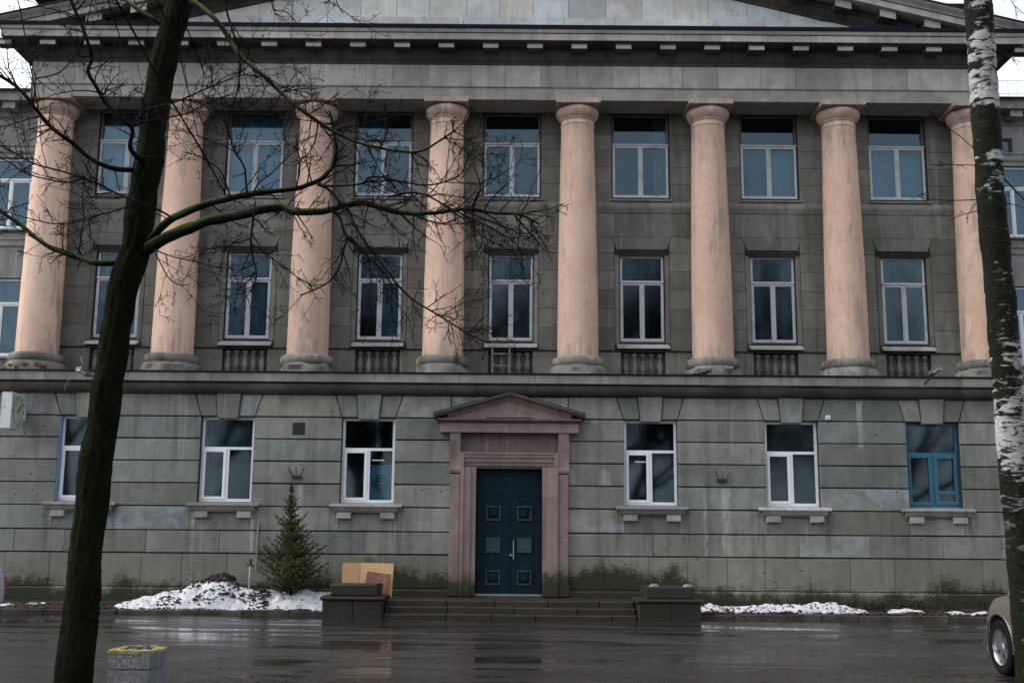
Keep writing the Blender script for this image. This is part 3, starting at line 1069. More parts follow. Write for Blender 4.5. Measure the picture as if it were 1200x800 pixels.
# ---- columns
shaft = [(0.565, 6.73), (0.562, 7.4), (0.555, 8.4), (0.540, 9.6), (0.518, 10.8), (0.492, 12.0), (0.462, 13.36), (0.468, 13.375), (0.480, 13.38), (0.486, 13.40), (0.480, 13.42), (0.462, 13.425), (0.460, 13.52)]
ech = [(0.459, 13.515), (0.478, 13.525), (0.492, 13.54), (0.495, 13.57), (0.515, 13.59), (0.550, 13.63), (0.585, 13.69), (0.604, 13.75), (0.606, 13.80), (0.590, 13.85), (0.555, 13.89), (0.52, 13.91)]
tor = [(0.57, 6.755), (0.60, 6.75), (0.66, 6.745), (0.705, 6.72), (0.73, 6.67), (0.737, 6.61), (0.725, 6.55), (0.69, 6.50), (0.66, 6.485)]
YC = 0.92
cproto = None
for i, x in enumerate(COLX):
    b = MB()
    b.lathe(shaft, (x, YC, 0), 40)
    if cproto is None:
        col = b.build('column', 'column_plaster', B, smooth=True)
        cproto = col
        b = MB()
        b.lathe(ech, (x, YC, 0), 40)
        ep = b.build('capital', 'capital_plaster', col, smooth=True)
        b = MB()
        b.brect(x - 0.62, x + 0.62, 13.905, 14.045, YC - 0.64, 1.24, 0.008)
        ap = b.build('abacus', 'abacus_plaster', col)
        kids = [ep, ap]
    else:
        col = inst(cproto, B, (x - COLX[0], 0, 0))
        for kx in kids:
            inst(kx, col, (x - COLX[0], 0, 0))
    # torus base, each a little worn
    b = MB()
    b.lathe(tor, (x, YC, 0), 40)
    for q in range(len(b.v)):
        p = Vector(b.v[q])
        d = noise.noise(p * 2.3) * 0.012 + noise.noise(p * 9) * 0.006
        dr = Vector((p.x - x, p.y - YC, 0)).normalized()
        b.v[q] = tuple(p + dr * d + Vector((0, 0, d * 0.7)))
    b.build('column_base', 'base_stone', col, smooth=True)
    # crumbling plinth under the torus
    b = MB()
    segs = 44
    prof = [(0.80, 6.19), (0.80, 6.30), (0.785, 6.42), (0.74, 6.50), (0.5, 6.51)]
    b.lathe(prof, (x, YC, 0), segs)
    worn = 0.05 + 0.12 * rnd.random()
    for q in range(len(b.v)):
        p = Vector(b.v[q])
        if p.z > 6.2 and (p - Vector((x, YC, p.z))).length > 0.6:
            dr = Vector((p.x - x, p.y - YC, 0)).normalized()
            nn = noise.noise((p.x * 2.2, p.y * 2.2, p.z * 4 + i))
            d = -max(0.0, nn) * worn * 1.6 + noise.noise(p * 11) * 0.025
            b.v[q] = tuple(p + dr * d)
    b.build('column_plinth', 'base_stone', col, smooth=True)
    if i in (0, 5):
        for k in range(7):
            a = R(-150 + 16 * k + rnd.uniform(-4, 4)) if i == 0 else R(-165 + 9 * k)
            c2 = Vector((x + 0.775 * math.cos(a), YC + 0.775 * math.sin(a), 6.30 + rnd.uniform(0, 0.08)))
            bb = MB()
            s1, s2, s3 = rnd.uniform(0.05, 0.09), 0.05, rnd.uniform(0.025, 0.04)
            bb.box(c2.x - s1, c2.x + s1, c2.y - s2, c2.y + s2, c2.z - s3, c2.z + s3)
            bb.build('brick', 'brick_red' if i == 0 and k > 1 else 'base_stone', col)

# ---- entablature
XF, YF = 13.55, 0.46
a = MB()
a.sweep([(-0.95, 14.035), (0.0, 14.035), (0.0, 14.385), (0.035, 14.39), (0.035, 14.405), (0.0, 14.42), (-0.02, 14.42)], XF, YF, 9)
AR = a.build('architrave', 'entab_stone', B)
# soffit infill behind the columns
a = MB()
a.box(-13.5, 13.5, YF + 0.9, YU + 0.3, 14.06, 14.3)
a.build('soffit', 'upper_stone', AR)
for s in (0,):
    a = MB()
    a.sweep([(-0.02, 14.41), (-0.02, 15.07)], XF, YF, 9)
    FR = a.build('frieze', 'joint', B)
x = -XF
while x < XF - 0.01:
    L = rnd.choice([0.98, 1.02, 0.95, 1.0, 0.74, 1.2])
    if XF - x - L < 0.5:
        L = XF - x
    b = MB()
    b.brect(x + 0.004, x + L - 0.004, 14.425, 15.06, YF, 0.1, 0.004)
    b.build('frieze_block', 'entab_stone', FR)
    x += L
cz = MB()
cz.sweep([(0.0, 15.05), (0.03, 15.06), (0.035, 15.11), (0.07, 15.15), (0.14, 15.20), (0.165, 15.27), (0.19, 15.29), (0.19, 15.37), (0.21, 15.47), (0.215, 15.50)], XF, YF, 9)
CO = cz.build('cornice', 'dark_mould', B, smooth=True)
cz = MB()
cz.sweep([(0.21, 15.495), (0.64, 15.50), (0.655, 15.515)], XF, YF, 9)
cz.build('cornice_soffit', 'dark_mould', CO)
cz = MB()
cz.sweep([(0.655, 15.512), (0.66, 15.70), (0.69, 15.725), (0.69, 15.735)], XF, YF, 9)
cz.build('corona_return', 'joint', CO)
x = -(XF + 0.665)
while x < XF + 0.66:
    L = rnd.uniform(1.05, 1.5)
    if XF + 0.665 - x - L < 0.6:
        L = XF + 0.665 - x
    b = MB()
    b.brect(x + 0.002, x + L - 0.002, 15.515, 15.70, YF - 0.672, 0.1, 0.006)
    b.build('corona_slab', 'entab_stone', CO)
    x += L
cz = MB()
cz.sweep([(0.68, 15.715), (0.70, 15.72), (0.72, 15.76), (0.735, 15.80), (0.735, 15.815), (0.70, 15.82)], XF, YF, 9)
cz.build('cornice_fillet', 'entab_stone', CO, smooth=True)
cz = MB()
cz.sweep([(0.72, 15.812), (0.78, 15.815), (0.785, 15.915), (0.70, 15.945), (-0.2, 16.03)], XF, YF, 9)
cz.build('cornice_flashing', 'roof_metal', CO)
mp = None
x = -0.6167 - 1.2333 * 11
xs = [x + 1.2333 * k for k in range(24)]
for x in xs:
    if mp is None:
        b = MB()
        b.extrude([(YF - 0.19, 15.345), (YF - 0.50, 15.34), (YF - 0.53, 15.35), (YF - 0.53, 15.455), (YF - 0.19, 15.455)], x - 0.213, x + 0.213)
        mp = b.build('modillion', 'dark_mould', CO)  # body coloured dark for a sooty, shaded underside; front plate stays light
        b = MB()
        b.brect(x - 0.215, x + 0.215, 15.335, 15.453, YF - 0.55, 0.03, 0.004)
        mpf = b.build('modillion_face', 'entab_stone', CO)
        b = MB()
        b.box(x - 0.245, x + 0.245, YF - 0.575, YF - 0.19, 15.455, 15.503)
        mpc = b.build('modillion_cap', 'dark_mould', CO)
        mx0 = x
    else:
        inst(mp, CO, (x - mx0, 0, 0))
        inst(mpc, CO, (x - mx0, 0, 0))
        inst(mpf, CO, (x - mx0, 0, 0))

# ---- pediment
SL = 0.24
XE = XF + 0.735
APZ = 16.08 + XE * SL


def rz(x):
    return 16.08 + (XE - abs(x)) * SL


PED = MB()
PED.add([(-13.2, YF + 0.06, 15.8), (13.2, YF + 0.06, 15.8), (0, YF + 0.06, 15.8 + 3.25)], [(0, 1, 2)])
PD = PED.build('pediment', 'joint', B)
# tympanum stones: courses cut off by the slope
zc = [16.02, 16.50, 17.16, 17.85, 18.6]
for k in range(4):
    z0, z1 = zc[k], zc[k + 1]
    x = -13.0 + rnd.uniform(-0.3, 0.3)
    while x < 13.0:
        L = rnd.uniform(0.85, 1.1) if k else rnd.uniform(1.2, 1.7)
        a_, b_ = x + 0.005, x + L - 0.005
        x += L
        lim = lambda q: rz(q) - 0.80
        if max(lim(a_), lim(b_)) < z0 + 0.02:
            continue
        zt0, zt1 = min(z1 - 0.005, max(lim(a_), z0 + 0.02)), min(z1 - 0.005, max(lim(b_), z0 + 0.02))
        b = MB()
        b.block([(a_, z0 + 0.005), (b_, z0 + 0.005), (b_, zt1), (a_, zt0)], YF + 0.02 - (0.02 if k == 0 else 0), 0.1, 0.004)
        b.build('tympanum_block', 'tymp_stone', PD)
for s in (-1, 1):
    x0, x1 = (0.0, XE) if s > 0 else (-XE, 0.0)
    sl = -SL * s
    xr = s * XE

    def rake(prof, mat, nm, cut0=0.0, smooth=True):
        mm = MB()
        aa, bb = (0.0, XE - cut0) if s > 0 else (-XE + cut0, 0.0)
        mm.extrude(prof, aa, bb, sl, xr)
        return mm.build(nm, mat, PD, smooth=smooth)
    T = 16.08
    rake([(3, T + 0.02), (-0.34, T + 0.02), (-0.355, T + 0.0), (-0.355, T - 0.035), (3, T - 0.035)], 'roof_metal', 'roof_flashing', smooth=False)
    rake([(0.3, T - 0.04), (-0.335, T - 0.04), (-0.335, T - 0.07), (-0.31, T - 0.12), (-0.27, T - 0.17), (-0.245, T - 0.22), (-0.245, T - 0.25), (0.3, T - 0.25)], 'cornice_stone', 'raking_sima', 0.02)
    rake([(0.3, T - 0.262), (-0.21, T - 0.262), (-0.21, T - 0.44), (-0.19, T - 0.455), (0.3, T - 0.455)], 'entab_stone', 'raking_corona', 0.1)
    rake([(0.5, T - 0.46), (0.26, T - 0.46), (0.25, T - 0.60), (0.29, T - 0.63), (0.30, T - 0.70), (0.36, T - 0.78), (0.41, T - 0.82), (0.43, T - 0.90), (0.5, T - 0.91)], 'dark_mould', 'raking_bed', 2.9)
    for k in range(12):
        xm = s * (0.6167 + 1.2333 * k)
        if abs(xm) > 12.0:
            continue
        b = MB()
        z0 = rz(xm)
        hw = 0.215
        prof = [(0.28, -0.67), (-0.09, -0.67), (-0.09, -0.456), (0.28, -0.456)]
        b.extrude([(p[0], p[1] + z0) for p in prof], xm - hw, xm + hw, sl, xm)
        mo = b.build('modillion', 'dark_mould', PD)  # dark body carries soot and underside shade in its colour
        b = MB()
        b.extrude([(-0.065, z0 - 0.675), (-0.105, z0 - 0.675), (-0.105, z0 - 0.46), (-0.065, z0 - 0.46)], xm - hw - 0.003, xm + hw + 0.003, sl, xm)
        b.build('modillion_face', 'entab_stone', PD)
# attic block behind the pediment
m = MB()
m.box(-14.05, 14.05, 1.75, 7.5, 16.0, 17.45)
AT = m.build('attic', 'wing_stone', B)
m = MB()
m.sweep([(0.0, 17.40), (0.06, 17.43), (0.10, 17.50), (0.16, 17.52), (0.16, 17.62), (-0.5, 17.64)], 14.05, 1.75, 7.5)
m.build('attic_cornice', 'roof_metal', AT)


# ---- windows
def room(parent, c, z0, z1, yf, hw=1.35, depth=2.3):
    m = MB()
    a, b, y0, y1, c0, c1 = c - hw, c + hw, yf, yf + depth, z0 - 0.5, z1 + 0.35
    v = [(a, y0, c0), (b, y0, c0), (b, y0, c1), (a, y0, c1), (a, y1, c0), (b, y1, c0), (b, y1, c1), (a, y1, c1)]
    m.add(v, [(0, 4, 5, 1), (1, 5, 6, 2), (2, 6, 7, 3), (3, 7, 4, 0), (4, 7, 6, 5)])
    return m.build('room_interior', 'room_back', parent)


def framebox(m, x0, x1, z0, z1, wdt, y0, y1, wb=None):
    wb = wb or wdt
    m.box(x0, x0 + wdt, y0, y1, z0, z1)
    m.box(x1 - wdt, x1, y0, y1, z0, z1)
    m.box(x0 + wdt, x1 - wdt, y0, y1, z0, z0 + wb)
    m.box(x0 + wdt, x1 - wdt, y0, y1, z1 - wdt, z1)


def pane(win, x0, x1, z0, z1, y, tilt=None):
    m = MB()
    m.box(x0, x1, -0.003, 0.003, z0, z1)
    o = m.build('pane', 'window_glass', None)
    # old panes never sit in quite one plane
    o.rotation_euler = (R(rnd.uniform(-0.5, 0.5)), 0, R(rnd.uniform(-0.5, 0.5)))
    o.location.y = y
    put(o, win)
    return o


def curtain_or_reflection(win, x0, x1, z0, z1, y, mat, fold=0.03, per=0.16):
    m = MB()
    n = max(8, int((x1 - x0) / 0.025))
    v = []
    ph = rnd.uniform(0, 6)
    for j in range(2):
        for i in range(n + 1):
            x = x0 + (x1 - x0) * i / n
            yy = y + fold * math.sin(2 * math.pi * x / per + ph) + 0.02 * math.sin(x * 5 + ph)
            v.append((x, yy, (z0, z1)[j]))
    m.add(v, [(i, i + 1, n + 2 + i, n + 1 + i) for i in range(n)])
    return m.build('curtain_or_reflection', mat, win, smooth='all', fix=False)


def upper_window(parent, c, z0, z1, ztr, hw, y, mats=('old_white_paint', 'old_white_paint'), cur=None, sill=None, darktop=False, roompar=None):
    m = MB()
    framebox(m, c - hw, c + hw, z0, z1, 0.06, y, y + 0.12)
    m.box(c - hw + 0.06, c + hw - 0.06, y + 0.0, y + 0.12, ztr - 0.035, ztr + 0.035)
    win = m.build('window', mats[1] if not darktop else 'grey_wood', parent)
    m = MB()
    m.box(c - hw - 0.004, c + hw + 0.004, y - 0.035, y, ztr - 0.03, ztr + 0.02)
    m.build('transom', mats[0], win)
    ys = y - 0.006
    for s in (-1, 1):
        x0, x1 = (c - hw + 0.02, c - 0.006) if s < 0 else (c + 0.006, c + hw - 0.02)
        m = MB()
        framebox(m, x0, x1, z0 + 0.015, ztr - 0.032, 0.062, ys, ys + 0.05, 0.075)
        m.build('casement', mats[0], win)
        pane(win, x0 + 0.05, x1 - 0.05, z0 + 0.06, ztr - 0.08, ys + 0.03)
    m = MB()
    m.box(c - 0.028, c + 0.028, ys - 0.014, ys - 0.001, z0 + 0.02, ztr - 0.04)
    m.build('meeting_bead', mats[0], win)
    pane(win, c - hw + 0.05, c + hw - 0.05, ztr + 0.03, z1 - 0.05, y + 0.05)
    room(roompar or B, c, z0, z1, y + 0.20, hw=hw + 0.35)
    for cu in (cur or []):
        x0, x1, za, zb, mt = cu
        curtain_or_reflection(win, c + x0 * hw, c + x1 * hw, z0 + za * (z1 - z0), z0 + zb * (z1 - z0), y + 0.27, mt)
    return win


mid_cur = [
    [(-1, 1, 0, 1, 'curtain_or_reflection_blue')],
    [(-1, 1, 0, 1, 'curtain_or_reflection_blue')],
    [(0.02, 0.8, 0, 0.66, 'curtain_or_reflection_blue'), (-1, 1, 0.72, 1, 'curtain_teal')],
    [(-1, 1, 0.72, 1, 'curtain_teal')],
    [(-1, 1, 0.72, 1, 'curtain_teal')],
    [(-1, -0.4, 0.0, 1, 'curtain_teal'), (0.5, 1, 0, 1, 'curtain_teal')],
    [(-1, -0.1, 0, 1, 'curtain_teal')],
]
top_cur = [
    [(-1, 1, 0, 1, 'curtain_or_reflection_pale')],
    [(-1, 1, 0, 1, 'curtain_or_reflection_pale')],
    [(-1, 0.0, 0, 1, 'curtain_or_reflection_blue')],
    [(-0.75, -0.35, 0, 0.5, 'curtain_teal'), (0.2, 0.6, 0, 0.5, 'curtain_teal')],
    [(0.5, 1, 0, 1, 'curtain_or_reflection_blue')],
    [(-1, 0.0, 0, 0.62, 'curtain_or_reflection_blue'), (0.0, 1, 0, 0.62, 'curtain_or_reflection_pale')],  # light sheets behind the glass, standing in for reflected sky
    [(-1, 1, 0, 0.66, 'curtain_or_reflection_pale')],  # pale sheet imitating the sky mirrored in this window
]
for i, c in enumerate(BAYS):
    wn_ = upper_window(B, c, 7.37, 9.84, 9.09, 0.615, YU + 0.085, cur=mid_cur[i])
    # weathered pale sill
    m = MB()
    dz = rnd.uniform(-0.01, 0.02)
    m.extrude([(YU + 0.2, 7.20), (YU - 0.20, 7.13), (YU - 0.20, 7.17 + dz), (YU + 0.2, 7.365)], c - 0.74, c + 0.74)
    for q in range(len(m.v)):
        p = Vector(m.v[q])
        m.v[q] = tuple(p + Vector((noise.noise(p * 3) * 0.03, 0, noise.noise(p * 2) * 0.012)))
    m.build('sill', 'white_sill', wn_)
    wn_ = upper_window(B, c, 11.55, 14.05, 13.15, 0.815, YU + 0.085, cur=top_cur[i], darktop=True)
    m = MB()
    m.extrude([(YU + 0.2, 11.44), (YU - 0.10, 11.42), (YU - 0.10, 11.46), (YU + 0.2, 11.545)], c - 0.88, c + 0.88)
    m.build('sill', 'grey_sill', wn_)


def ground_window(c, frame, y=0.17, left_open=True, cur=None, sill='grey_sill', hw=0.70):
    z0, z1, ztr = 2.76, 5.0, 4.18
    m = MB()
    framebox(m, c - hw + 0.01, c + hw - 0.01, z0 + 0.03, z1 - 0.005, 0.065, y, y + 0.09, 0.075)
    m.box(c - hw + 0.07, c + hw - 0.07, y + 0.002, y + 0.088, ztr - 0.035, ztr + 0.035)
    m.box(c - 0.045, c + 0.045, y + 0.003, y + 0.087, z0 + 0.1, ztr - 0.035)
    win = m.build('window', frame, B)
    # opening sash on the left has its own frame
    x0, x1 = c - hw + 0.065, c - 0.035
    m = MB()
    framebox(m, x0, x1, z0 + 0.095, ztr - 0.028, 0.068, y - 0.022, y + 0.05)
    m.build('casement', frame, win)
    pane(win, x0 + 0.05, x1 - 0.05, z0 + 0.13, ztr - 0.08, y + 0.02)
    pane(win, c + 0.04, c + hw - 0.06, z0 + 0.09, ztr - 0.03, y + 0.045)
    pane(win, c - hw + 0.06, c + hw - 0.06, ztr + 0.03, z1 - 0.06, y + 0.045)
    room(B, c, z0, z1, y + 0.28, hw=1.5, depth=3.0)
    for cu in (cur or []):
        a, b, za, zb, mt = cu
        curtain_or_reflection(win, c + a * hw, c + b * hw, z0 + za * (z1 - z0), z0 + zb * (z1 - z0), y + 0.36, mt)
    m = MB()
    m.extrude([(0.16, 2.69), (-0.19, 2.665), (-0.19, 2.70), (-0.17, 2.72), (0.16, 2.785)], c - 0.93, c + 0.93)
    m.build('sill', sill, win)
    m = MB()
    m.extrude([(0.02, 2.53), (-0.10, 2.53), (-0.135, 2.58), (-0.145, 2.60), (-0.145, 2.664), (0.02, 2.664)], c - 0.83, c + 0.83)
    m.build('sill_apron', 'belt_stone', win)
    for s in (-1, 1):
        m = MB()
        m.brect(c + s * 0.56 - 0.18, c + s * 0.56 + 0.18, 2.37, 2.528, -0.12, 0.14, 0.012)
        m.build('sill_bracket', 'entab_stone', win)
    return win


gcur = {-11.1: [(-1, 1, 0, 0.63, 'curtain_teal')],
        -7.4: [(-1, -0.55, 0, 0.62, 'curtain_teal'), (-1, 1, 0.62, 1, 'curtain_teal')],
        -3.7: [], 3.7: [], 7.4: [], 11.1: []}
for c in BAYS:
    if c == 0:
        continue
    fr = 'blue_paint' if c > 11 else 'pvc_white'
    sl = {7.4: 'white_sill', -7.4: 'grey_sill', 11.1: 'grey_sill'}.get(c, 'grey_sill')
    wn_ = ground_window(c, fr, cur=gcur[c], sill=sl)
    if c > 11:
        m = MB()
        x0, x1 = c + 0.045, c + 0.635
        framebox(m, x0, x1, 2.87, 4.14, 0.075, 0.145, 0.20)
        m.box(x0 + 0.07, x1 - 0.07, 0.147, 0.198, 3.14, 3.22)
        m.build('casement', 'blue_paint', wn_)
    if c < -11:
        m = MB()
        m.box(c - 0.698, c - 0.672, 0.02, 0.165, 2.79, 4.98)
        m.build('painted_reveal', 'blue_reveal', wn_)

# ---- doorway of pink granite
m = MB()
for s in (-1, 1):
    pass
DC = MB()
DC.box(-1.27, 1.27, -0.02, 0.05, 4.11, 4.60)
DC = DC.build('doorcase', 'granite_dark', B)
for s in (-1, 1):
    # outer pilaster, in three stones
    zz = [0.45, 0.72, 1.95, 3.55]
    for k in range(3):
        b = MB()
        o = 0.03 if k == 0 else 0.0
        xa, xb = s * (1.28 - 0.0), s * (1.535 + o)
        b.brect(min(xa, xb), max(xa, xb), zz[k] + 0.002, zz[k + 1] - 0.002, -0.09 - o, 0.14 + o, 0.008)
        b.build('pilaster_stone', 'granite', DC)
    # moulded inner jamb
    zz = [0.45, 0.74, 2.02, 2.98, 3.74]
    for k in range(4):
        b = MB()
        o = 0.03 if k == 0 else 0.0
        pr = [(0.86, 0.34), (0.86, -0.035 - o), (0.99, -0.05 - o), (1.0, -0.085 - o), (1.17, -0.10 - o), (1.18, -0.13 - o), (1.272, -0.13 - o), (1.272, 0.05), (1.0, 0.05), (1.0, 0.34)]
        n = len(pr)
        v = [(s * p[0], p[1], z) for z in (zz[k] + 0.002, zz[k + 1] - 0.002) for p in pr]
        b.add(v, [(i, (i + 1) % n, (i + 1) % n + n, i + n) for i in range(n)] + [tuple(range(n)), tuple(range(2 * n - 1, n - 1, -1))])
        b.build('jamb_stone', 'granite', DC)
    # console bracket carrying the pediment
    b = MB()
    pr = [(0.05, 3.56), (-0.06, 3.56), (-0.105, 3.58), (-0.125, 3.63), (-0.115, 3.70), (-0.09, 3.75), (-0.105, 4.0), (-0.15, 4.30), (-0.20, 4.45), (-0.215, 4.60), (0.05, 4.60)]
    xa, xb = s * 1.275, s * 1.55
    b.extrude(pr, min(xa, xb), max(xa, xb))
    b.build('console', 'granite', DC, smooth=True)
    # ears at the ends of the lintel
    b = MB()
    xa, xb = s * 1.17, s * 1.274
    b.brect(min(xa, xb), max(xa, xb), 3.74, 4.10, -0.132, 0.18, 0.006)
    b.build('lintel_ear', 'granite', DC)
for k, (xa, xb) in enumerate(((-1.168, 0.0), (0.0, 1.168))):
    b = MB()
    b.extrude([(0.34, 3.76), (-0.035, 3.76), (-0.05, 3.85), (-0.085, 3.86), (-0.095, 3.97), (-0.13, 3.98), (-0.13, 4.045), (-0.16, 4.06), (-0.16, 4.10), (0.05, 4.11), (0.05, 3.9), (0.34, 3.9)], xa + 0.002, xb - 0.002)
    b.build('lintel_stone', 'granite', DC)
# entablature and pediment over the door
b = MB()
b.brect(-1.80, -0.002, 4.61, 4.86, -0.25, 0.30, 0.008)
b.build('frieze_stone', 'granite', DC)
b = MB()
b.brect(0.002, 1.80, 4.61, 4.86, -0.25, 0.30, 0.008)
b.build('frieze_stone', 'granite', DC)
b = MB()
b.extrude([(0.0, 4.862), (-0.27, 4.862), (-0.33, 4.90), (-0.36, 4.93), (-0.36, 4.965), (0.0, 4.975)], -1.86, 1.86)
b.build('pediment_shelf', 'granite_dark', DC)
b = MB()
b.block([(-1.75, 4.97), (1.75, 4.97), (0, 5.48)], -0.20, 0.2, 0.005)
b.build('pediment_field', 'granite', DC)
b = MB()
b.block([(-0.62, 5.00), (0.62, 5.00), (0, 5.21)], -0.275, 0.09, 0.012)
b.build('pediment_panel', 'granite', DC)
sl = (5.66 - 5.10) / 1.97
for s in (-1, 1):
    aa, bb = (0.0, 1.97) if s > 0 else (-1.97, 0.0)
    z0 = 5.10
    for pr, mt, nm in (
            ([(0.0, z0), (-0.40, z0), (-0.42, z0 - 0.02), (-0.42, z0 - 0.05), (-0.37, z0 - 0.09), (-0.34, z0 - 0.12), (0.0, z0 - 0.12)], 'granite_dark', 'raking_moulding'),
            ([(0.0, z0 - 0.122), (-0.29, z0 - 0.122), (-0.27, z0 - 0.17), (-0.24, z0 - 0.19), (-0.22, z0 - 0.22), (0.0, z0 - 0.22)], 'granite', 'raking_bed')):
        b = MB()
        cut = 0.0 if nm == 'raking_moulding' else 0.36
        a2, b2 = (0.0, 1.97 - cut) if s > 0 else (-1.97 + cut, 0.0)
        b.extrude(pr, a2, b2, -sl * s, s * 1.97)
        b.build(nm, mt, DC)
    b = MB()
    b.extrude([(0.0, z0 + 0.012), (-0.43, z0 + 0.012), (-0.43, z0 + 0.002), (0.0, z0 + 0.002)], aa - 0.01, bb + 0.01, -sl * s, s * 1.97)
    b.build('lead_cover', 'black_metal', DC)

# ---- door
m = MB()
m.box(-0.855, 0.855, 0.27, 0.33, 3.02, 3.755)
m.box(-0.855, 0.855, 0.245, 0.27, 2.985, 3.03)
DT = m.build('door_transom', 'door_paint', B)
m = MB()
m.box(-0.86, 0.86, 0.10, 0.36, 0.45, 0.502)
m.build('threshold', 'grey_metal', DT)
for s in (-1, 1):
    xa, xb = (-0.85, -0.004) if s < 0 else (0.004, 0.85)
    m = MB()
    m.brect(xa, xb, 0.512, 2.98, 0.255, 0.07, 0.006)
    leaf = m.build('door_leaf', 'door_paint', B)
    cx = s * 0.405
    for k, zc_ in enumerate((2.555, 1.735, 0.905)):
        h = 0.185
        m = MB()
        framebox(m, cx - h, cx + h, zc_ - h, zc_ + h, 0.032, 0.212, 0.258)
        m.build('panel_frame', 'door_trim', leaf)
        if k == 1:
            m = MB()
            m.box(cx - h + 0.03, cx + h - 0.03, 0.244, 0.257, zc_ - h + 0.03, zc_ + h - 0.03)
            m.build('panel_pane', 'door_pane', leaf)
        else:
            m = MB()
            m.brect(cx - 0.105, cx + 0.105, zc_ - 0.105, zc_ + 0.105, 0.205, 0.06, 0.04)
            m.build('raised_panel', 'door_paint', leaf)
    if s > 0:
        m = MB()
        m.tube([(0.125, 0.19, 1.37), (0.125, 0.19, 1.86)], 0.014, 8)
        m.tube([(0.125, 0.19, 1.42), (0.125, 0.26, 1.42)], 0.010, 6)
        m.tube([(0.125, 0.19, 1.81), (0.125, 0.26, 1.81)], 0.010, 6)
        m.build('handle', 'grey_metal', leaf, smooth=True)
        m = MB()
        m.lathe([(0, 0.0), (0.034, 0.008), (0.04, 0.025), (0.03, 0.045), (0.016, 0.05), (0.016, 0.075)], (0, 0, 0), 12)
        k_ = m.build('knob', 'grey_metal', None, smooth=True, center=False)
        k_.rotation_euler = (R(-90), 0, 0)
        k_.location = (0.055, 0.185, 1.48)
        put(k_, leaf)
        m = MB()
        m.box(-0.02, 0.03, 0.236, 0.256, 0.55, 2.94)
        m.build('cover_strip', 'door_paint', leaf)

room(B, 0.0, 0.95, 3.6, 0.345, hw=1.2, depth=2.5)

# ---- steps and pedestals
ST = empty('entrance_steps', (0, -1.2, 0), 'three worn brown granite steps in front of the blue door', 'steps')
for k, (yf, z0, z1) in enumerate(((-2.52, 0.0, 0.135), (-2.21, 0.0, 0.28), (-1.90, 0.0, 0.425))):
    x = -2.92 + (0.0 if k else -0.1)
    js = [x]
    while js[-1] < 2.9:
        js.append(js[-1] + rnd.uniform(1.0, 1.8))
    js[-1] = 3.02
    if js[-1] - js[-2] < 0.5:
        js.pop(-2)
    for a_, b_ in zip(js[:-1], js[1:]):
        b = MB()
        d = (0.34 if k < 2 else 2.05)
        zt = z1 + rnd.uniform(-0.012, 0.006)
        b.block([(a_ + 0.005, -0.02), (b_ - 0.005, -0.02), (b_ - 0.005, zt), (a_ + 0.005, zt)], yf + rnd.uniform(-0.012, 0.012), d, 0.02)
        b.build('step_stone', 'step_stone', ST)


def pedestal(x0, x1, label):
    P_ = empty('stone_pedestal', ((x0 + x1) / 2, -2.0, 0), label, 'pedestal', 'pedestals flanking the entrance steps')
    mx = (x0 + x1) / 2 + 0.02
    for a_, b_ in ((x0, mx), (mx, x1)):
        b = MB()
        b.brect(a_ + 0.003, b_ - 0.003, -0.02, 0.43, -2.62, 1.3, 0.015)
        b.build('base_stone', 'pedestal_stone', P_)
    b = MB()
    b.brect(x0 - 0.05, x1 + 0.05, 0.432, 0.52, -2.67, 1.4, 0.025)
    b.build('cap_slab', 'pedestal_stone', P_)
    b = MB()
    b.brect(x0 + 0.16, x1 - 0.13, 0.522, 0.80, -2.52, 1.1, 0.03)
    for q in range(len(b.v)):
        p = Vector(b.v[q])
        b.v[q] = tuple(p + Vector((noise.noise(p * 3) * 0.03, 0, noise.noise(p * 4) * 0.02)))
    b.build('top_block', 'pedestal_stone', P_)
    return P_


pedestal(-4.33, -2.93, 'dark stone pedestal between the steps and the spruce, boards leaning behind it')
PR = pedestal(3.05, 4.50, 'dark stone pedestal on the side of the steps away from the spruce')
for xx in (3.45, 4.25):
    b = MB()
    b.lathe([(0.13, 0.0), (0.125, 0.025), (0.10, 0.05), (0.05, 0.065), (0, 0.068)], (xx, -2.33, 0.795), 16)
    b.build('stone_boss', 'base_stone', PR, smooth=True)


def board(name, x0, x1, h, yb, zb, lean, mat, label, rz_=0.0, th=0.016, cat='board'):
    m = MB()
    m.brect(-(x1 - x0) / 2, (x1 - x0) / 2, 0, h, -th / 2, th, 0.002)
    o = m.build(name, mat, None, center=False)
    o.location = ((x0 + x1) / 2, yb, zb)
    o.rotation_euler = (R(-lean), R(rz_), 0)
    return tag(o, label, cat)


board('chipboard_sheet', -4.12, -3.55, 0.84, -1.10, 0.44, 10, 'chipboard', 'small tan chipboard sheet leaning nearest the spruce behind the pedestal')
board('chipboard_sheet', -3.66, -2.86, 0.84, -1.18, 0.44, 10, 'chipboard_pale', 'wide pale chipboard sheet with a red-brown board in front of it', 1.2)
board('red_brown_board', -3.54, -2.95, 0.50, -1.265, 0.55, 12, 'red_board', 'red-brown board propped against the pale chipboard sheet', 7)


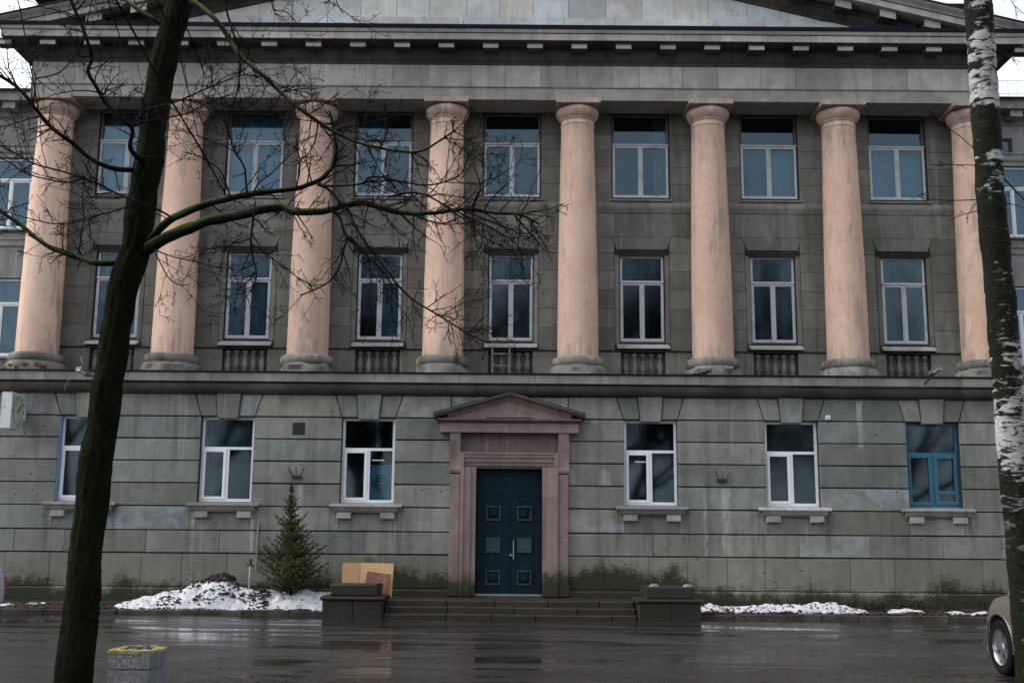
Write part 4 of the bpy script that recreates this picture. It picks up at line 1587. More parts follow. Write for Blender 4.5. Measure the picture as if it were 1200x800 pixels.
# ================================================================== wings
def wing(s, label):
    W = empty('building_wing', (s * 22, 5.2, 0), label, 'building wing')
    yw = 5.18
    holes = []
    cs = [s * (16.05 + 3.7 * k) for k in range(3)]
    for c in cs:
        for (a, b) in ((2.76, 5.0), (7.4, 9.9), (11.5, 13.86)):
            holes.append((c - 0.68, c + 0.68, a, b))
    if s > 0:
        holes.append((15.42, 16.12, 14.30, 14.78))
    x0, x1 = (14.0, 27.0) if s > 0 else (-27.0, -14.0)
    m = pierced(x0, x1, 0, 16.0, yw, yw + 0.25, holes)
    wl_ = m.build('wall', 'wing_stone', W)
    for z in (6.0, 10.9, 14.0):
        m = MB()
        m.extrude([(yw + 0.05, z), (yw - 0.03, z), (yw - 0.06, z + 0.05), (yw - 0.06, z + 0.2), (yw - 0.10, z + 0.22), (yw - 0.10, z + 0.26), (yw + 0.05, z + 0.27)], x0, x1)
        m.build('string_course', 'wing_stone', W)
    for c in cs:
        for (a, b, t) in ((2.76, 5.0, 4.2), (7.4, 9.9, 9.1), (11.5, 13.86, 13.15)):
            wn2 = upper_window(W, c, a + 0.02, b - 0.02, t, 0.66, yw + 0.12, mats=('pvc_white', 'pvc_white'), cur=[(-1, 1, 0, 1, 'curtain_or_reflection_blue' if rnd.random() < 0.6 else 'curtain_teal')], roompar=W)
            m = MB()
            m.extrude([(yw + 0.2, a - 0.06), (yw - 0.12, a - 0.08), (yw - 0.12, a - 0.03), (yw + 0.2, a + 0.02)], c - 0.76, c + 0.76)
            m.build('sill', 'white_sill' if a < 8 else 'grey_sill', wn2)
    if s > 0:
        m = MB()
        framebox(m, 15.42, 16.12, 14.30, 14.78, 0.05, yw + 0.1, yw + 0.2)
        aw = m.build('attic_window', 'grey_wood', W)
        pane(aw, 15.46, 16.08, 14.34, 14.74, yw + 0.15)
        room(W, 15.77, 14.5, 14.6, yw + 0.26, hw=0.5, depth=1.0)
    m = MB()
    m.extrude([(yw + 0.1, 15.2), (yw - 0.04, 15.2), (yw - 0.05, 15.35), (yw - 0.15, 15.42), (yw - 0.17, 15.55), (yw - 0.62, 15.56), (yw - 0.62, 15.80), (yw - 0.70, 15.9), (yw + 0.1, 16.0)], x0, x1)
    m.build('cornice', 'cornice_stone', W)
    k = 0
    while True:
        xm = s * (14.9 + 1.2 * k)
        if abs(xm) > 26.5:
            break
        m = MB()
        m.box(xm - 0.2, xm + 0.2, yw - 0.5, yw - 0.165, 15.34, 15.555)
        m.build('modillion', 'entab_stone', W)
        k += 1
    m = MB()
    m.add([(x0, yw - 0.73, 15.91), (x1, yw - 0.73, 15.91), (x1, yw + 6, 17.6), (x0, yw + 6, 17.6), (x0, yw - 0.73, 15.85), (x1, yw - 0.73, 15.85)], [(0, 1, 2, 3), (4, 5, 1, 0)])
    m.build('roof', 'roof_metal', W)
    m = MB()
    for k in range(44):
        xx = x0 + (x1 - x0) * k / 43
        m.tube([(xx, yw + 0.0, 16.0), (xx, yw + 0.0, 16.75)], 0.006, 4)
    for zz in (16.3, 16.75):
        m.tube([(x0, yw, zz), (x1, yw, zz)], 0.008, 4)
    m.build('roof_railing', 'grey_metal', W)
    return W


wing(-1, 'set-back grey wing with white windows behind the wall clock')
wing(1, 'set-back grey wing with white windows behind the birch')

# ================================================================== small things on the facade
# projecting double-faced clock
ck = at(7, 480, 28.75)
CK = empty('wall_clock', (ck.x, -0.6, ck.z - 0.46), 'white double-faced box clock projecting from the wall on a bracket', 'clock')
m = MB()
m.box(-0.13, 0.13, -1.05, -0.28, -0.46, 0.46)
bx_ = m.build('case', 'white_metal', None, center=False)
bx_.location = (ck.x, 0, ck.z)
put(bx_, CK)
for s in (-1, 1):
    m = MB()
    m.box(s * 0.125, s * 0.145, -1.02, -0.31, -0.42, 0.42)
    f_ = m.build('dial', 'clock_face', None, center=False)
    f_.location = (ck.x, 0, ck.z)
    put(f_, CK)
    for k in range(12):
        a = R(30 * k)
        cy, cz2 = -0.665 + 0.29 * math.sin(a), 0.35 * math.cos(a)
        m = MB()
        m.box(s * 0.146, s * 0.149, cy - 0.018, cy + 0.018, cz2 - 0.045, cz2 + 0.045)
        q = m.build('hour_mark', 'black_metal', None, center=False)
        q.location = (ck.x, 0, ck.z)
        put(q, f_)
    for (ln, wd, an) in ((0.30, 0.016, 38), (0.17, 0.022, 46)):
        a = R(an)
        d = Vector((0, math.sin(a), math.cos(a)))
        n_ = Vector((0, math.cos(a), -math.sin(a)))
        o_ = Vector((s * 0.152, -0.665, 0.0))
        m = MB()
        p = [o_ - d * 0.05 - n_ * wd, o_ - d * 0.05 + n_ * wd, o_ + d * ln + n_ * wd * 0.6, o_ + d * ln - n_ * wd * 0.6]
        p2 = [x + Vector((s * 0.004, 0, 0)) for x in p]
        m.add(p + p2, [(0, 1, 2, 3), (7, 6, 5, 4), (0, 4, 5, 1), (1, 5, 6, 2), (2, 6, 7, 3), (3, 7, 4, 0)])
        q = m.build('clock_hand', 'black_metal', None, center=False)
        q.location = (ck.x, 0, ck.z)
        put(q, f_)
m = MB()
m.box(ck.x - 0.07, ck.x + 0.07, -0.285, 0.0, ck.z - 0.18, ck.z + 0.16)
m.build('bracket', 'white_metal', CK)
m = MB()
m.tube([(ck.x, -0.27, ck.z + 0.25), (ck.x, 0.0, ck.z + 0.25)], 0.02, 6)
m.tube([(ck.x, -0.27, ck.z - 0.3), (ck.x, 0.0, ck.z - 0.3)], 0.02, 6)
m.build('mounting_rod', 'black_metal', CK)


def floodlight(p, label, az, armdx):
    F_ = empty('floodlight', p, label, 'floodlight', 'floodlights on the ledge')
    m = MB()
    # tapered housing
    pr = [(-0.10, 0.0), (0.10, 0.0), (0.12, 0.05), (0.12, 0.08), (-0.12, 0.08), (-0.12, 0.05)]
    n = len(pr)
    v = [(q[0] * k, yy, q[1]) for (yy, k) in ((-0.20, 1.0), (0.16, 0.8)) for q in pr]
    m.add(v, [(i, (i + 1) % n, (i + 1) % n + n, i + n) for i in range(n)] + [tuple(range(n)), tuple(range(2 * n - 1, n - 1, -1))])
    h = m.build('housing', 'grey_wood', None, center=False)
    h.location = p
    h.rotation_euler = (R(-24), 0, az)
    put(h, F_)
    m = MB()
    m.box(-0.085, 0.085, -0.19, 0.0, -0.025, 0.0)
    g_ = m.build('lens', 'lamp_glass', None, center=False)
    g_.location = p
    g_.rotation_euler = (R(-24), 0, az)
    put(g_, h)
    m = MB()
    q = Vector((p.x + armdx, -0.22, 5.98))
    m.tube([q, q + Vector((0, -0.08, 0.02)), Vector((p.x, p.y + 0.12, p.z - 0.05)), Vector((p.x, p.y + 0.14, p.z + 0.05))], 0.022, 6)
    m.build('arm', 'black_metal', F_, smooth=True)
    return F_


pl = at(97, 436, 29.1)
floodlight(Vector((pl.x, -0.62, pl.z - 0.02)), 'grey floodlight on the ledge beside the mossy trunk', R(-35), 0.16)
pl = at(1097, 434, 29.1)
floodlight(Vector((pl.x, -0.62, pl.z - 0.04)), 'grey floodlight on the ledge above the blue-framed window', R(25), -0.14)


def wire(name, pts, r, mat, label, cat='cable'):
    m = MB()
    m.tube(pts, r, 5)
    return tag(m.build(name, mat, None, smooth='all'), label, cat)


pts = [Vector((x, -0.262, 5.875 - 0.012 * math.sin(x * 2.1))) for x in [5.2 + 0.25 * k for k in range(8)]]
for k in range(9):
    u = k / 8
    pts.append(Vector((7.25 + 1.35 * u, -0.265, 5.875 - 0.18 * 4 * u * (1 - u) * 0.6)))
pts += [Vector((x, -0.262, 5.875)) for x in (9.2, 9.9, 10.6, 11.0)]
wire('ledge_cable', pts, 0.013, 'black_metal', 'thin black cable sagging under the ledge, running to the floodlight')
pa, pb = at(90, 430, 29.3), at(75, 458, 29.3)
pts = [pa.lerp(pb, k / 6) + Vector((0.05 * math.sin(k * 1.1), 0, 0)) for k in range(7)]
wire('hanging_cord', [at(94, 418, 29.6), at(97, 426, 29.4), at(92, 432, 29.3)] + pts, 0.008, 'rope', 'loose pale cord hanging over the ledge near the mossy trunk', 'cord')

# vent grille
p = at(350, 502, 29.8)
m = MB()
m.box(p.x - 0.16, p.x + 0.16, -0.012, 0.03, p.z - 0.16, p.z + 0.16)
VG = m.build('vent_grille', 'black_metal', B)
for k in range(6):
    b = MB()
    z = p.z - 0.125 + 0.05 * k
    b.box(p.x - 0.145, p.x + 0.145, -0.022, -0.010, z - 0.012, z + 0.012)
    b.build('slat', 'black_metal', VG)

p = at(971, 489, 29.7)
m = MB()
m.brect(p.x - 0.06, p.x + 0.06, p.z - 0.06, p.z + 0.06, -0.09, 0.09, 0.01)
tag(m.build('junction_box', 'white_metal'), 'tiny white junction box on the wall above the course line', 'junction box')


def flag_holder(px, py, label):
    p = at(px, py, 29.7)
    F_ = empty('flag_holder', (p.x, 0, p.z), label, 'flag holder', 'flag holders on the ground-floor wall')
    m = MB()
    m.box(p.x - 0.12, p.x + 0.12, -0.10, 0.0, p.z - 0.14, p.z - 0.06)
    m.build('mounting_plate', 'black_metal', F_)
    for a in (-26, 0, 30):
        d = Vector((math.sin(R(a)), -0.55, math.cos(R(a)))).normalized()
        o_ = Vector((p.x + 0.003 * a, -0.06, p.z - 0.10))
        m = MB()
        m.tube([o_, o_ + d * 0.30], [0.022, 0.026], 8)
        m.build('flag_socket', 'grey_wood' if a else 'rope', F_, smooth=True)


flag_holder(347, 554, 'three-pronged iron flag holder above the spruce top')
flag_holder(846, 558, 'three-pronged iron flag holder between two white-framed windows')
p = at(843, 503, 29.8)
m = MB()
m.tube([p + Vector((-0.035, -0.02, 0.15)), p + Vector((-0.035, -0.03, -0.1)), p + Vector((0, -0.035, -0.15)), p + Vector((0.035, -0.03, -0.1)), p + Vector((0.035, -0.02, 0.12))], 0.009, 5)
m.tube([p + Vector((-0.035, -0.02, 0.15)), p + Vector((-0.035, 0.02, 0.15))], 0.009, 5)
tag(m.build('wall_loop', 'rope', None, smooth='all'), 'small grey wire loop fixed to the wall above a flag holder', 'wire loop')

# little iron ladder before the middle balustrade
p0 = at(577, 406, 30.9)
p1 = at(597, 406, 30.9)
LD = empty('small_ladder', (p0.x, 1.2, 6.2), 'short pale ladder standing before the middle balustrade', 'ladder')
for q in (p0, p1):
    m = MB()
    m.tube([(q.x, 1.12, 6.2), (q.x, 1.22, p0.z + 0.05)], 0.028, 6)
    m.build('rail', 'rope', LD)
for z in (6.58, 6.92):
    m = MB()
    m.tube([(p0.x, 1.15, z), (p1.x, 1.15, z)], 0.025, 6)
    m.build('rung', 'rope', LD)

# stand pipe by the wall
p0 = at(292, 690, 29.5)
p1 = at(292, 657, 29.5)
SP = empty('stand_pipe', (p0.x, p0.y, 0.2), 'thin pale stand pipe with a dark tap against the wall', 'pipe')
m = MB()
m.tube([(p0.x, p0.y, 0.15), (p0.x, p0.y, p1.z - 0.08)], 0.028, 8)
m.build('pipe', 'white_sill', SP, smooth=True)
m = MB()
m.tube([(p0.x, p0.y, p1.z - 0.1), (p0.x, p0.y, p1.z + 0.05)], 0.035, 8)
m.tube([(p0.x - 0.09, p0.y, p1.z - 0.10), (p0.x + 0.09, p0.y, p1.z - 0.12)], 0.025, 6)
m.build('tap', 'black_metal', SP, smooth=True)
p0 = at(299, 655, 29.75)
m = MB()
m.tube([(p0.x + 0.03, -0.035, 1.05), (p0.x + 0.03, -0.035, 2.3)], 0.02, 8)
tag(m.build('wall_pipe', 'grey_sill', None, smooth=True), 'thin pale pipe running up the wall behind the spruce', 'pipe')

# poster in the window, and the lit ceiling tubes
c = -3.7
PO = empty('window_poster', (c + 0.33, 0.30, 2.9), 'pale blue sheet with a dark diamond notice inside the window', 'poster')
m = MB()
m.box(c + 0.05, c + 0.66, 0.29, 0.30, 2.84, 3.78)
m.build('backing_sheet', 'poster_board', PO)
pc = Vector((c + 0.34, 0.285, 3.30))


def diamond(r0, r1, y, mat, nm):
    m = MB()
    dirs = [(1, 0), (0, 1), (-1, 0), (0, -1)]
    if r0 == 0:
        m.add([(pc.x + d[0] * r1, yy, pc.z + d[1] * r1) for yy in (y, y + 0.003) for d in dirs],
              [(0, 1, 2, 3), (7, 6, 5, 4), (0, 4, 5, 1), (1, 5, 6, 2), (2, 6, 7, 3), (3, 7, 4, 0)])
    else:
        m.add([(pc.x + d[0] * r, y, pc.z + d[1] * r) for r in (r0, r1) for d in dirs], [(i, (i + 1) % 4, (i + 1) % 4 + 4, i + 4) for i in range(4)])
    return m.build(nm, mat, PO)


diamond(0, 0.275, 0.284, 'poster_ink', 'notice')
diamond(0.215, 0.235, 0.2815, 'poster_white', 'border')
for (z, hw, n) in ((0.085, 0.075, 4), (0.0, 0.15, 8), (-0.085, 0.07, 4)):
    m = MB()
    for k in range(n):
        xa = pc.x - hw + 2 * hw * k / n
        wd = 2 * hw / n * 0.7
        hh = 0.045 if z == 0 else 0.03
        m.box(xa, xa + wd * 0.3, 0.279, 0.2835, pc.z + z - hh / 2, pc.z + z + hh / 2)
        m.box(xa + wd * 0.3, xa + wd, 0.279, 0.2835, pc.z + z + (hh / 2 - 0.010) * (1 if k % 2 else -1) - 0.006, pc.z + z + (hh / 2 - 0.010) * (1 if k % 2 else -1) + 0.006)
        if k % 3:
            m.box(xa + wd * 0.75, xa + wd, 0.279, 0.2835, pc.z + z - hh / 2, pc.z + z + hh / 2)
    m.build('lettering', 'poster_white', PO)
for (pxa, pxb, py, lab) in ((436, 450, 539.5, 'lit fluorescent tube behind the window with the diamond notice'), (744, 757, 541.5, 'lit fluorescent tube behind the white window right of the door surround')):
    a, b = at(pxa, py, 32.0), at(pxb, py, 32.0)
    L_ = empty('ceiling_lamp', a, lab, 'lamp', 'fluorescent tubes inside ground-floor rooms')
    m = MB()
    m.box(a.x, b.x, a.y, a.y + 0.05, a.z, a.z + 0.03)
    m.build('tube', 'tube_light', L_)
    m = MB()
    m.box(a.x - 0.03, b.x + 0.03, a.y, a.y + 0.07, a.z + 0.031, a.z + 0.06)
    m.build('fitting', 'dark_room', L_)
    m = MB()
    m.tube([(a.x + 0.1, a.y + 0.03, a.z + 0.06), (a.x + 0.1, a.y + 0.03, 5.38)], 0.006, 4)
    m.build('hanger', 'white_metal', L_)


# ================================================================== snow, litter, grass
def heap(name, xs, crest, y0, y1, label, seed, rough=1.0, mat='dirty_snow', group=None, cat='snow'):
    """a lens of snow lying on the bed; crest(x) = height above the bed"""
    x0, x1 = xs
    nx = max(16, int((x1 - x0) / 0.05))
    ny = 22
    m = MB()
    v = []
    for j in range(ny + 1):
        for i in range(nx + 1):
            u = i / nx
            x = x0 + (x1 - x0) * u
            t = j / ny
            wob = 0.12 * noise.noise((x * 1.9, seed, 0.0)) * rough
            ya = y0 + wob
            y = ya + (y1 - ya) * t
            pr = math.sin(math.pi * min(1, t * 1.02)) ** 0.75 if 0 < t < 1 else 0.0
            hgt = crest(x) * pr
            nn = 0.10 * noise.noise((x * 2.6, y * 2.6, seed)) + 0.06 * noise.noise((x * 7, y * 7, seed)) + 0.03 * noise.noise((x * 17, y * 17, seed))
            base = bedz(x, max(-1.36, min(0, y)))
            if y < -1.36:
                base = 0.10
            z = base + hgt + nn * min(1.0, hgt * 4) * rough - 0.03
            v.append((x, y, z))
    m.add(v, [(j * (nx + 1) + i, j * (nx + 1) + i + 1, (j + 1) * (nx + 1) + i + 1, (j + 1) * (nx + 1) + i) for j in range(ny) for i in range(nx)])
    o = m.build(name, mat, None, smooth='all', fix=False)
    return tag(o, label, cat, group), v


def interp(tab):
    def f(x):
        for (a, ha), (b, hb) in zip(tab[:-1], tab[1:]):
            if a <= x <= b:
                u = (x - a) / (b - a)
                u = u * u * (3 - 2 * u)
                return ha + (hb - ha) * u
        return 0.0
    return f


def clods(parent, verts, n, seed, cond, smin, smax, mat='earth', nm='dirt_clods'):
    rr = random.Random(seed)
    m = MB()
    pool = [p for p in verts if cond(p)]
    for k in range(n):
        p = Vector(rr.choice(pool))
        s = rr.uniform(smin, smax) * (2.0 if rr.random() < 0.08 else 1)
        ico = [(1, 0, 0), (-1, 0, 0), (0, 1, 0), (0, -1, 0), (0, 0, 1), (0, 0, -1)]
        c_ = p + Vector((rr.uniform(-.03, .03), rr.uniform(-.03, .03), s * 0.2))
        sx, sy, sz = s * rr.uniform(.7, 1.5), s * rr.uniform(.7, 1.3), s * rr.uniform(.4, .9)
        rot = Matrix.Rotation(rr.uniform(0, 6), 3, 'Z') @ Matrix.Rotation(rr.uniform(-.6, .6), 3, 'X')
        m.add([c_ + rot @ Vector((q[0] * sx, q[1] * sy, q[2] * sz)) for q in ico],
              [(0, 2, 4), (2, 1, 4), (1, 3, 4), (3, 0, 4), (2, 0, 5), (1, 2, 5), (3, 1, 5), (0, 3, 5)])
    o = m.build(nm, mat, parent, fix=False)
    o['kind'] = 'stuff'
    return o


crest = interp([(-9.85, 0.0), (-9.6, 0.10), (-9.0, 0.22), (-8.3, 0.42), (-7.75, 0.62), (-7.4, 0.74), (-7.0, 0.70), (-6.7, 0.52), (-6.2, 0.42), (-5.6, 0.40), (-5.0, 0.42), (-4.55, 0.36), (-4.36, 0.25)])
H_, hv = heap('snow_heap', (-9.85, -4.36), crest, -1.36, -0.05, 'long dirty snow heap under the spruce, speckled with earth', 3.1, cat='snow heap')
clods(H_, hv, 900, 5, lambda p: -8.6 < p[0] < -5.9 and p[1] < -0.45 and noise.noise((p[0] * 1.6, p[1] * 2.4, p[2] * 2 + 4)) > -0.05, 0.012, 0.04)
clods(H_, hv, 420, 6, lambda p: p[1] < -0.35, 0.008, 0.026)
clods(H_, hv, 520, 7, lambda p: -7.95 < p[0] < -6.85 and p[2] > 0.80, 0.025, 0.065)
crest = interp([(4.55, 0.12), (5.0, 0.14), (5.9, 0.11), (6.6, 0.17), (7.3, 0.20), (7.8, 0.24), (8.1, 0.36), (8.4, 0.22), (8.8, 0.08), (9.1, 0.0)])
H_, hv = heap('snow_drift', (4.56, 9.1), crest, -1.05, -0.45, 'ragged snow drift with one small peak beside the bare pedestal', 8.4, 1.3, cat='snow drift')
clods(H_, hv, 200, 9, lambda p: p[1] < -0.75, 0.012, 0.038)
for k, (xa, xb, hh, ya, yb, lab) in enumerate((
        (9.35, 10.45, 0.07, -0.95, -0.55, 'thin strip of snow on the bed next to the peaked drift'),
        (10.75, 12.1, 0.06, -1.02, -0.6, 'thin strip of snow on the bed at the broken end of the kerb'),
        (-12.75, -12.2, 0.06, -0.95, -0.6, 'small snow patch on the bed farther from the spruce'),
        (-12.1, -11.5, 0.06, -0.80, -0.45, 'small snow patch on the bed just before the mossy trunk'),
        (-10.6, -10.2, 0.08, -0.7, -0.35, 'small snow lump at the thin end of the snow heap'))):
    mid = (xa + xb) / 2
    q = 0.2 * (xb - xa)
    heap('snow_patch', (xa, xb), interp([(xa, 0), (xa + q, hh), (mid, hh * 1.2), (xb - q, hh), (xb, 0)]), ya, yb, lab, 11 + k * 2.7, 0.8, group='snow remnants on the beds', cat='snow patch')


def leaves(name, spots, mat, label, smin=0.03, smax=0.07, seed=1):
    rr = random.Random(seed)
    m = MB()
    for (x, y, z) in spots:
        s = rr.uniform(smin, smax)
        a = rr.uniform(0, 6.28)
        t1, t2 = rr.uniform(-0.5, 0.5), rr.uniform(-0.5, 0.5)
        ca, sa = math.cos(a), math.sin(a)
        pts = []
        for (u, v_) in ((-1, 0), (-0.2, -0.55), (0.9, -0.1), (0.2, 0.6)):
            pts.append((x + s * (u * ca - v_ * sa), y + s * (u * sa + v_ * ca), z + 0.012 + abs(s * (u * t1 + v_ * t2))))
        m.add(pts, [(0, 1, 2, 3)])
    o = m.build(name, mat, None, fix=False)
    o['kind'] = 'stuff'
    return tag(o, label, 'leaves')


rr = random.Random(21)
sp = []
for k in range(5200):
    x = rr.uniform(-13.5, -4.35) if rr.random() < 0.55 else rr.uniform(4.6, 12.1)
    y = -1.36 + 1.25 * rr.random() ** 1.7
    sp.append((x, y, bedz(x, y)))
leaves('leaf_litter', sp, 'leaf_litter', 'brown fallen leaves covering the beds along the wall', seed=2)
sp = []
for (px, py, n, wx, wy) in ((910, 789, 130, 0.9, 0.20), (1110, 791, 70, 0.35, 0.12), (1165, 790, 50, 0.5, 0.1), (300, 797, 160, 1.1, 0.25), (205, 785, 40, 0.4, 0.2), (255, 795, 60, 0.5, 0.2), (600, 798, 30, 1.0, 0.2)):
    p = at(px, py, 15)
    d = (p - cam.location)
    d = cam.location + d * (CAM_H / -d.z) if d.z < 0 else p
    for k in range(n):
        sp.append((d.x + rr.gauss(0, wx), d.y + rr.gauss(0, wy), 0.0))
leaves('fallen_leaves', sp, 'red_leaf', 'small drifts of dark red leaves on the wet asphalt', 0.018, 0.045, 4)
# bits of snow and litter on the asphalt
sp = []
for k in range(60):
    sp.append((rr.uniform(-12, 11), rr.uniform(-9, -1.7), 0.0))
leaves('road_crumbs', sp, 'white_sill', 'pale crumbs of snow and grit scattered on the asphalt', 0.010, 0.035, 6)
m = MB()
for k in range(3000):
    x = 8.6 + 4.2 * rr.random()
    y = -0.10 - 0.35 * rr.random() ** 1.5
    if noise.noise((x * 1.5, 4.0, 0)) + 0.35 < rr.random() * 0.9:
        continue
    z = bedz(x, y) - 0.02
    h = rr.uniform(0.05, 0.20) * (1 if rr.random() < 0.93 else 2.2)
    a = rr.uniform(0, 6.28)
    lx, ly = rr.gauss(0, 0.11), rr.gauss(-0.04, 0.09)
    wx, wy = 0.007 * math.cos(a), 0.007 * math.sin(a)
    m.add([(x - wx, y - wy, z), (x + wx, y + wy, z), (x + lx * .4 + wx * .8, y + ly * .4 + wy * .8, z + h * .6), (x + lx * .4 - wx * .8, y + ly * .4 - wy * .8, z + h * .6), (x + lx, y + ly, z + h)],
          [(0, 1, 2, 3), (3, 2, 4)])
go = m.build('grass', 'grass_blade', None, fix=False)
go['kind'] = 'stuff'
tag(go, 'dark green grass and weeds along the wall foot near the birch', 'grass')


# ================================================================== spruce
def spruce():
    rr = random.Random(5)
    b0 = at(341, 694, 28.95)
    tp = at(341.5, 563, 28.95)
    base = Vector((b0.x, -0.85, 0.32))
    top = Vector((tp.x, -0.85, tp.z))
    S = empty('spruce_tree', base, 'small green spruce standing in the snow heap', 'tree')
    Hh = top.z - base.z
    m = MB()
    m.tube([base + Vector((0, 0, -0.2)), base.lerp(top, 0.5) + Vector((0.03, 0, 0)), top], [0.05, 0.03, 0.006], 8)
    m.build('trunk', 'twig_bark', S, smooth='all')
    tw = MB()
    nd = MB()
    ny = MB()

    def needles(p, q, dens, ln, target):
        d = (q - p)
        L = d.length
        if L < 1e-4:
            return
        d.normalize()
        s1 = d.orthogonal().normalized()
        s2 = d.cross(s1)
        n = max(4, int(L * dens))
        for k in range(n):
            o = p.lerp(q, rr.random())
            a = rr.uniform(0, 6.283)
            dr = (s1 * math.cos(a) + s2 * math.sin(a)) * 0.85 + d * rr.uniform(0.25, 0.8)
            dr.normalize()
            l = ln * rr.uniform(0.7, 1.15)
            sd_ = dr.cross(d)
            if sd_.length < 1e-4:
                continue
            sd_.normalize()
            w_ = 0.0048
            target.add([o - sd_ * w_, o + sd_ * w_, o + dr * l], [(0, 1, 2)])
    lv = 0.0
    z = 0.06
    while z < 0.97:
        rad = 1.02 * (1 - z) ** 0.9 * (0.84 + 0.28 * rr.random()) + 0.04
        if z > 0.62:
            rad *= 0.78
        if z > 0.85:
            rad *= 0.6
        nb = 11 if z < 0.5 else 7
        a0 = rr.uniform(0, 6)
        for k in range(nb):
            a = a0 + 6.283 * k / nb + rr.uniform(-0.3, 0.3)
            L = rad * rr.uniform(0.6, 1.12)
            el = R(rr.uniform(14, 34) + 26 * z)
            o = base.lerp(top, z + rr.uniform(-0.012, 0.012))
            d = Vector((math.cos(a) * math.cos(el), math.sin(a) * math.cos(el), math.sin(el)))
            ps = [o]
            for i in range(1, 6):
                u = i / 5
                ps.append(o + d * L * u + Vector((0, 0, 0.13 * L * (u * u - u))) + Vector((rr.gauss(0, .012), rr.gauss(0, .012), rr.gauss(0, .012))))
            tw.tube(ps, [0.010 * (1 - i / 6.5) for i in range(6)], 4)
            for i in range(1 if L > 0.3 else 0, 5):
                needles(ps[i], ps[i + 1], 260, 0.042, ny if z > 0.94 else nd)
            for i in range(1, 6):
                for sgn in (-1, 1):
                    if rr.random() < 0.12:
                        continue
                    l2 = L * rr.uniform(0.20, 0.42) * (1.15 - 0.16 * i)
                    side = d.cross(Vector((0, 0, 1))).normalized() * sgn
                    d2 = (d * 0.75 + side * 0.75 + Vector((0, 0, rr.uniform(-.05, .35)))).normalized()
                    q = ps[i] + d2 * l2
                    tw.tube([ps[i], q], [0.005, 0.002], 3, cap=False)
                    needles(ps[i], q, 250, 0.040, nd)
                    if l2 > 0.13:
                        for e_ in (-1, 1):
                            d3 = (d2 + d2.cross(Vector((0, 0, 1))) * 0.8 * e_ + Vector((0, 0, rr.uniform(-.1, .3)))).normalized()
                            q2 = ps[i].lerp(q, 0.55)
                            needles(q2, q2 + d3 * l2 * 0.5, 230, 0.036, nd)
        z += 0.047 if z < 0.8 else 0.042
    needles(base.lerp(top, 0.93), top + Vector((0, 0, 0.06)), 420, 0.05, ny)
    tw.build('branches', 'twig_bark', S, fix=False, kind='stuff')
    nd.build('crown', 'needles', S, fix=False, kind='stuff')
    ny.build('leader_tip', 'needles_yellow', S, fix=False, kind='stuff')


spruce()

# ================================================================== bare tree, traced limbs
TR = random.Random(77)


def smooth_path(ps, k=3):
    """Catmull-Rom through the points"""
    out = []
    n = len(ps)
    for i in range(n - 1):
        p0, p1, p2, p3 = ps[max(i - 1, 0)], ps[i], ps[i + 1], ps[min(i + 2, n - 1)]
        for j in range(k):
            t = j / k
            out.append(0.5 * ((2 * p1) + (p2 - p0) * t + (2 * p0 - 5 * p1 + 4 * p2 - p3) * t * t + (3 * p1 - p0 - 3 * p2 + p3) * t ** 3))
    out.append(ps[-1])
    return out


def twig(mb, p, d, L, r, depth, rr, spread=0.75, droop=0.0, kids=None, dens=7.0):
    """a crooked twig with side twigs; zig-zags at every bud"""
    n = max(3, int(L / 0.075))
    n = min(n, 14)
    pts = [p]
    d = d.normalized()
    q = p
    zig = rr.choice((-1, 1))
    side = d.orthogonal().normalized()
    for i in range(n):
        side = (side + Vector((rr.gauss(0, .5), rr.gauss(0, .5), rr.gauss(0, .5)))).normalized()
        d = (d + side * 0.20 * zig + Vector((rr.gauss(0, .10), rr.gauss(0, .10), rr.gauss(0, .10) + droop))).normalized()
        zig = -zig
        q = q + d * (L / n)
        pts.append(q)
    rad = [max(0.0036, r * (1 - 0.66 * i / n)) for i in range(n + 1)]
    mb.tube(pts, rad, 4 if r > 0.006 else 3, cap=False)
    if depth <= 0:
        return
    cnt = int(L * dens * rr.uniform(0.7, 1.3)) + 1
    for k in range(cnt):
        u = rr.uniform(0.18, 1.0)
        i = min(n - 1, int(u * n))
        o = pts[i].lerp(pts[i + 1], u * n - i) if u < 1 else pts[-1]
        dd = (pts[i + 1] - pts[i]).normalized()
        a = rr.uniform(0, 6.283)
        s1 = dd.orthogonal().normalized()
        s2 = dd.cross(s1)
        out = (dd * rr.uniform(0.35, 0.9) + (s1 * math.cos(a) + s2 * math.sin(a)) * spread).normalized()
        twig(mb, o, out, L * rr.uniform(0.22, 0.50) * (1.1 - 0.4 * u), rad[i] * 0.62, depth - 1, rr, spread, droop, dens=dens * 1.6)


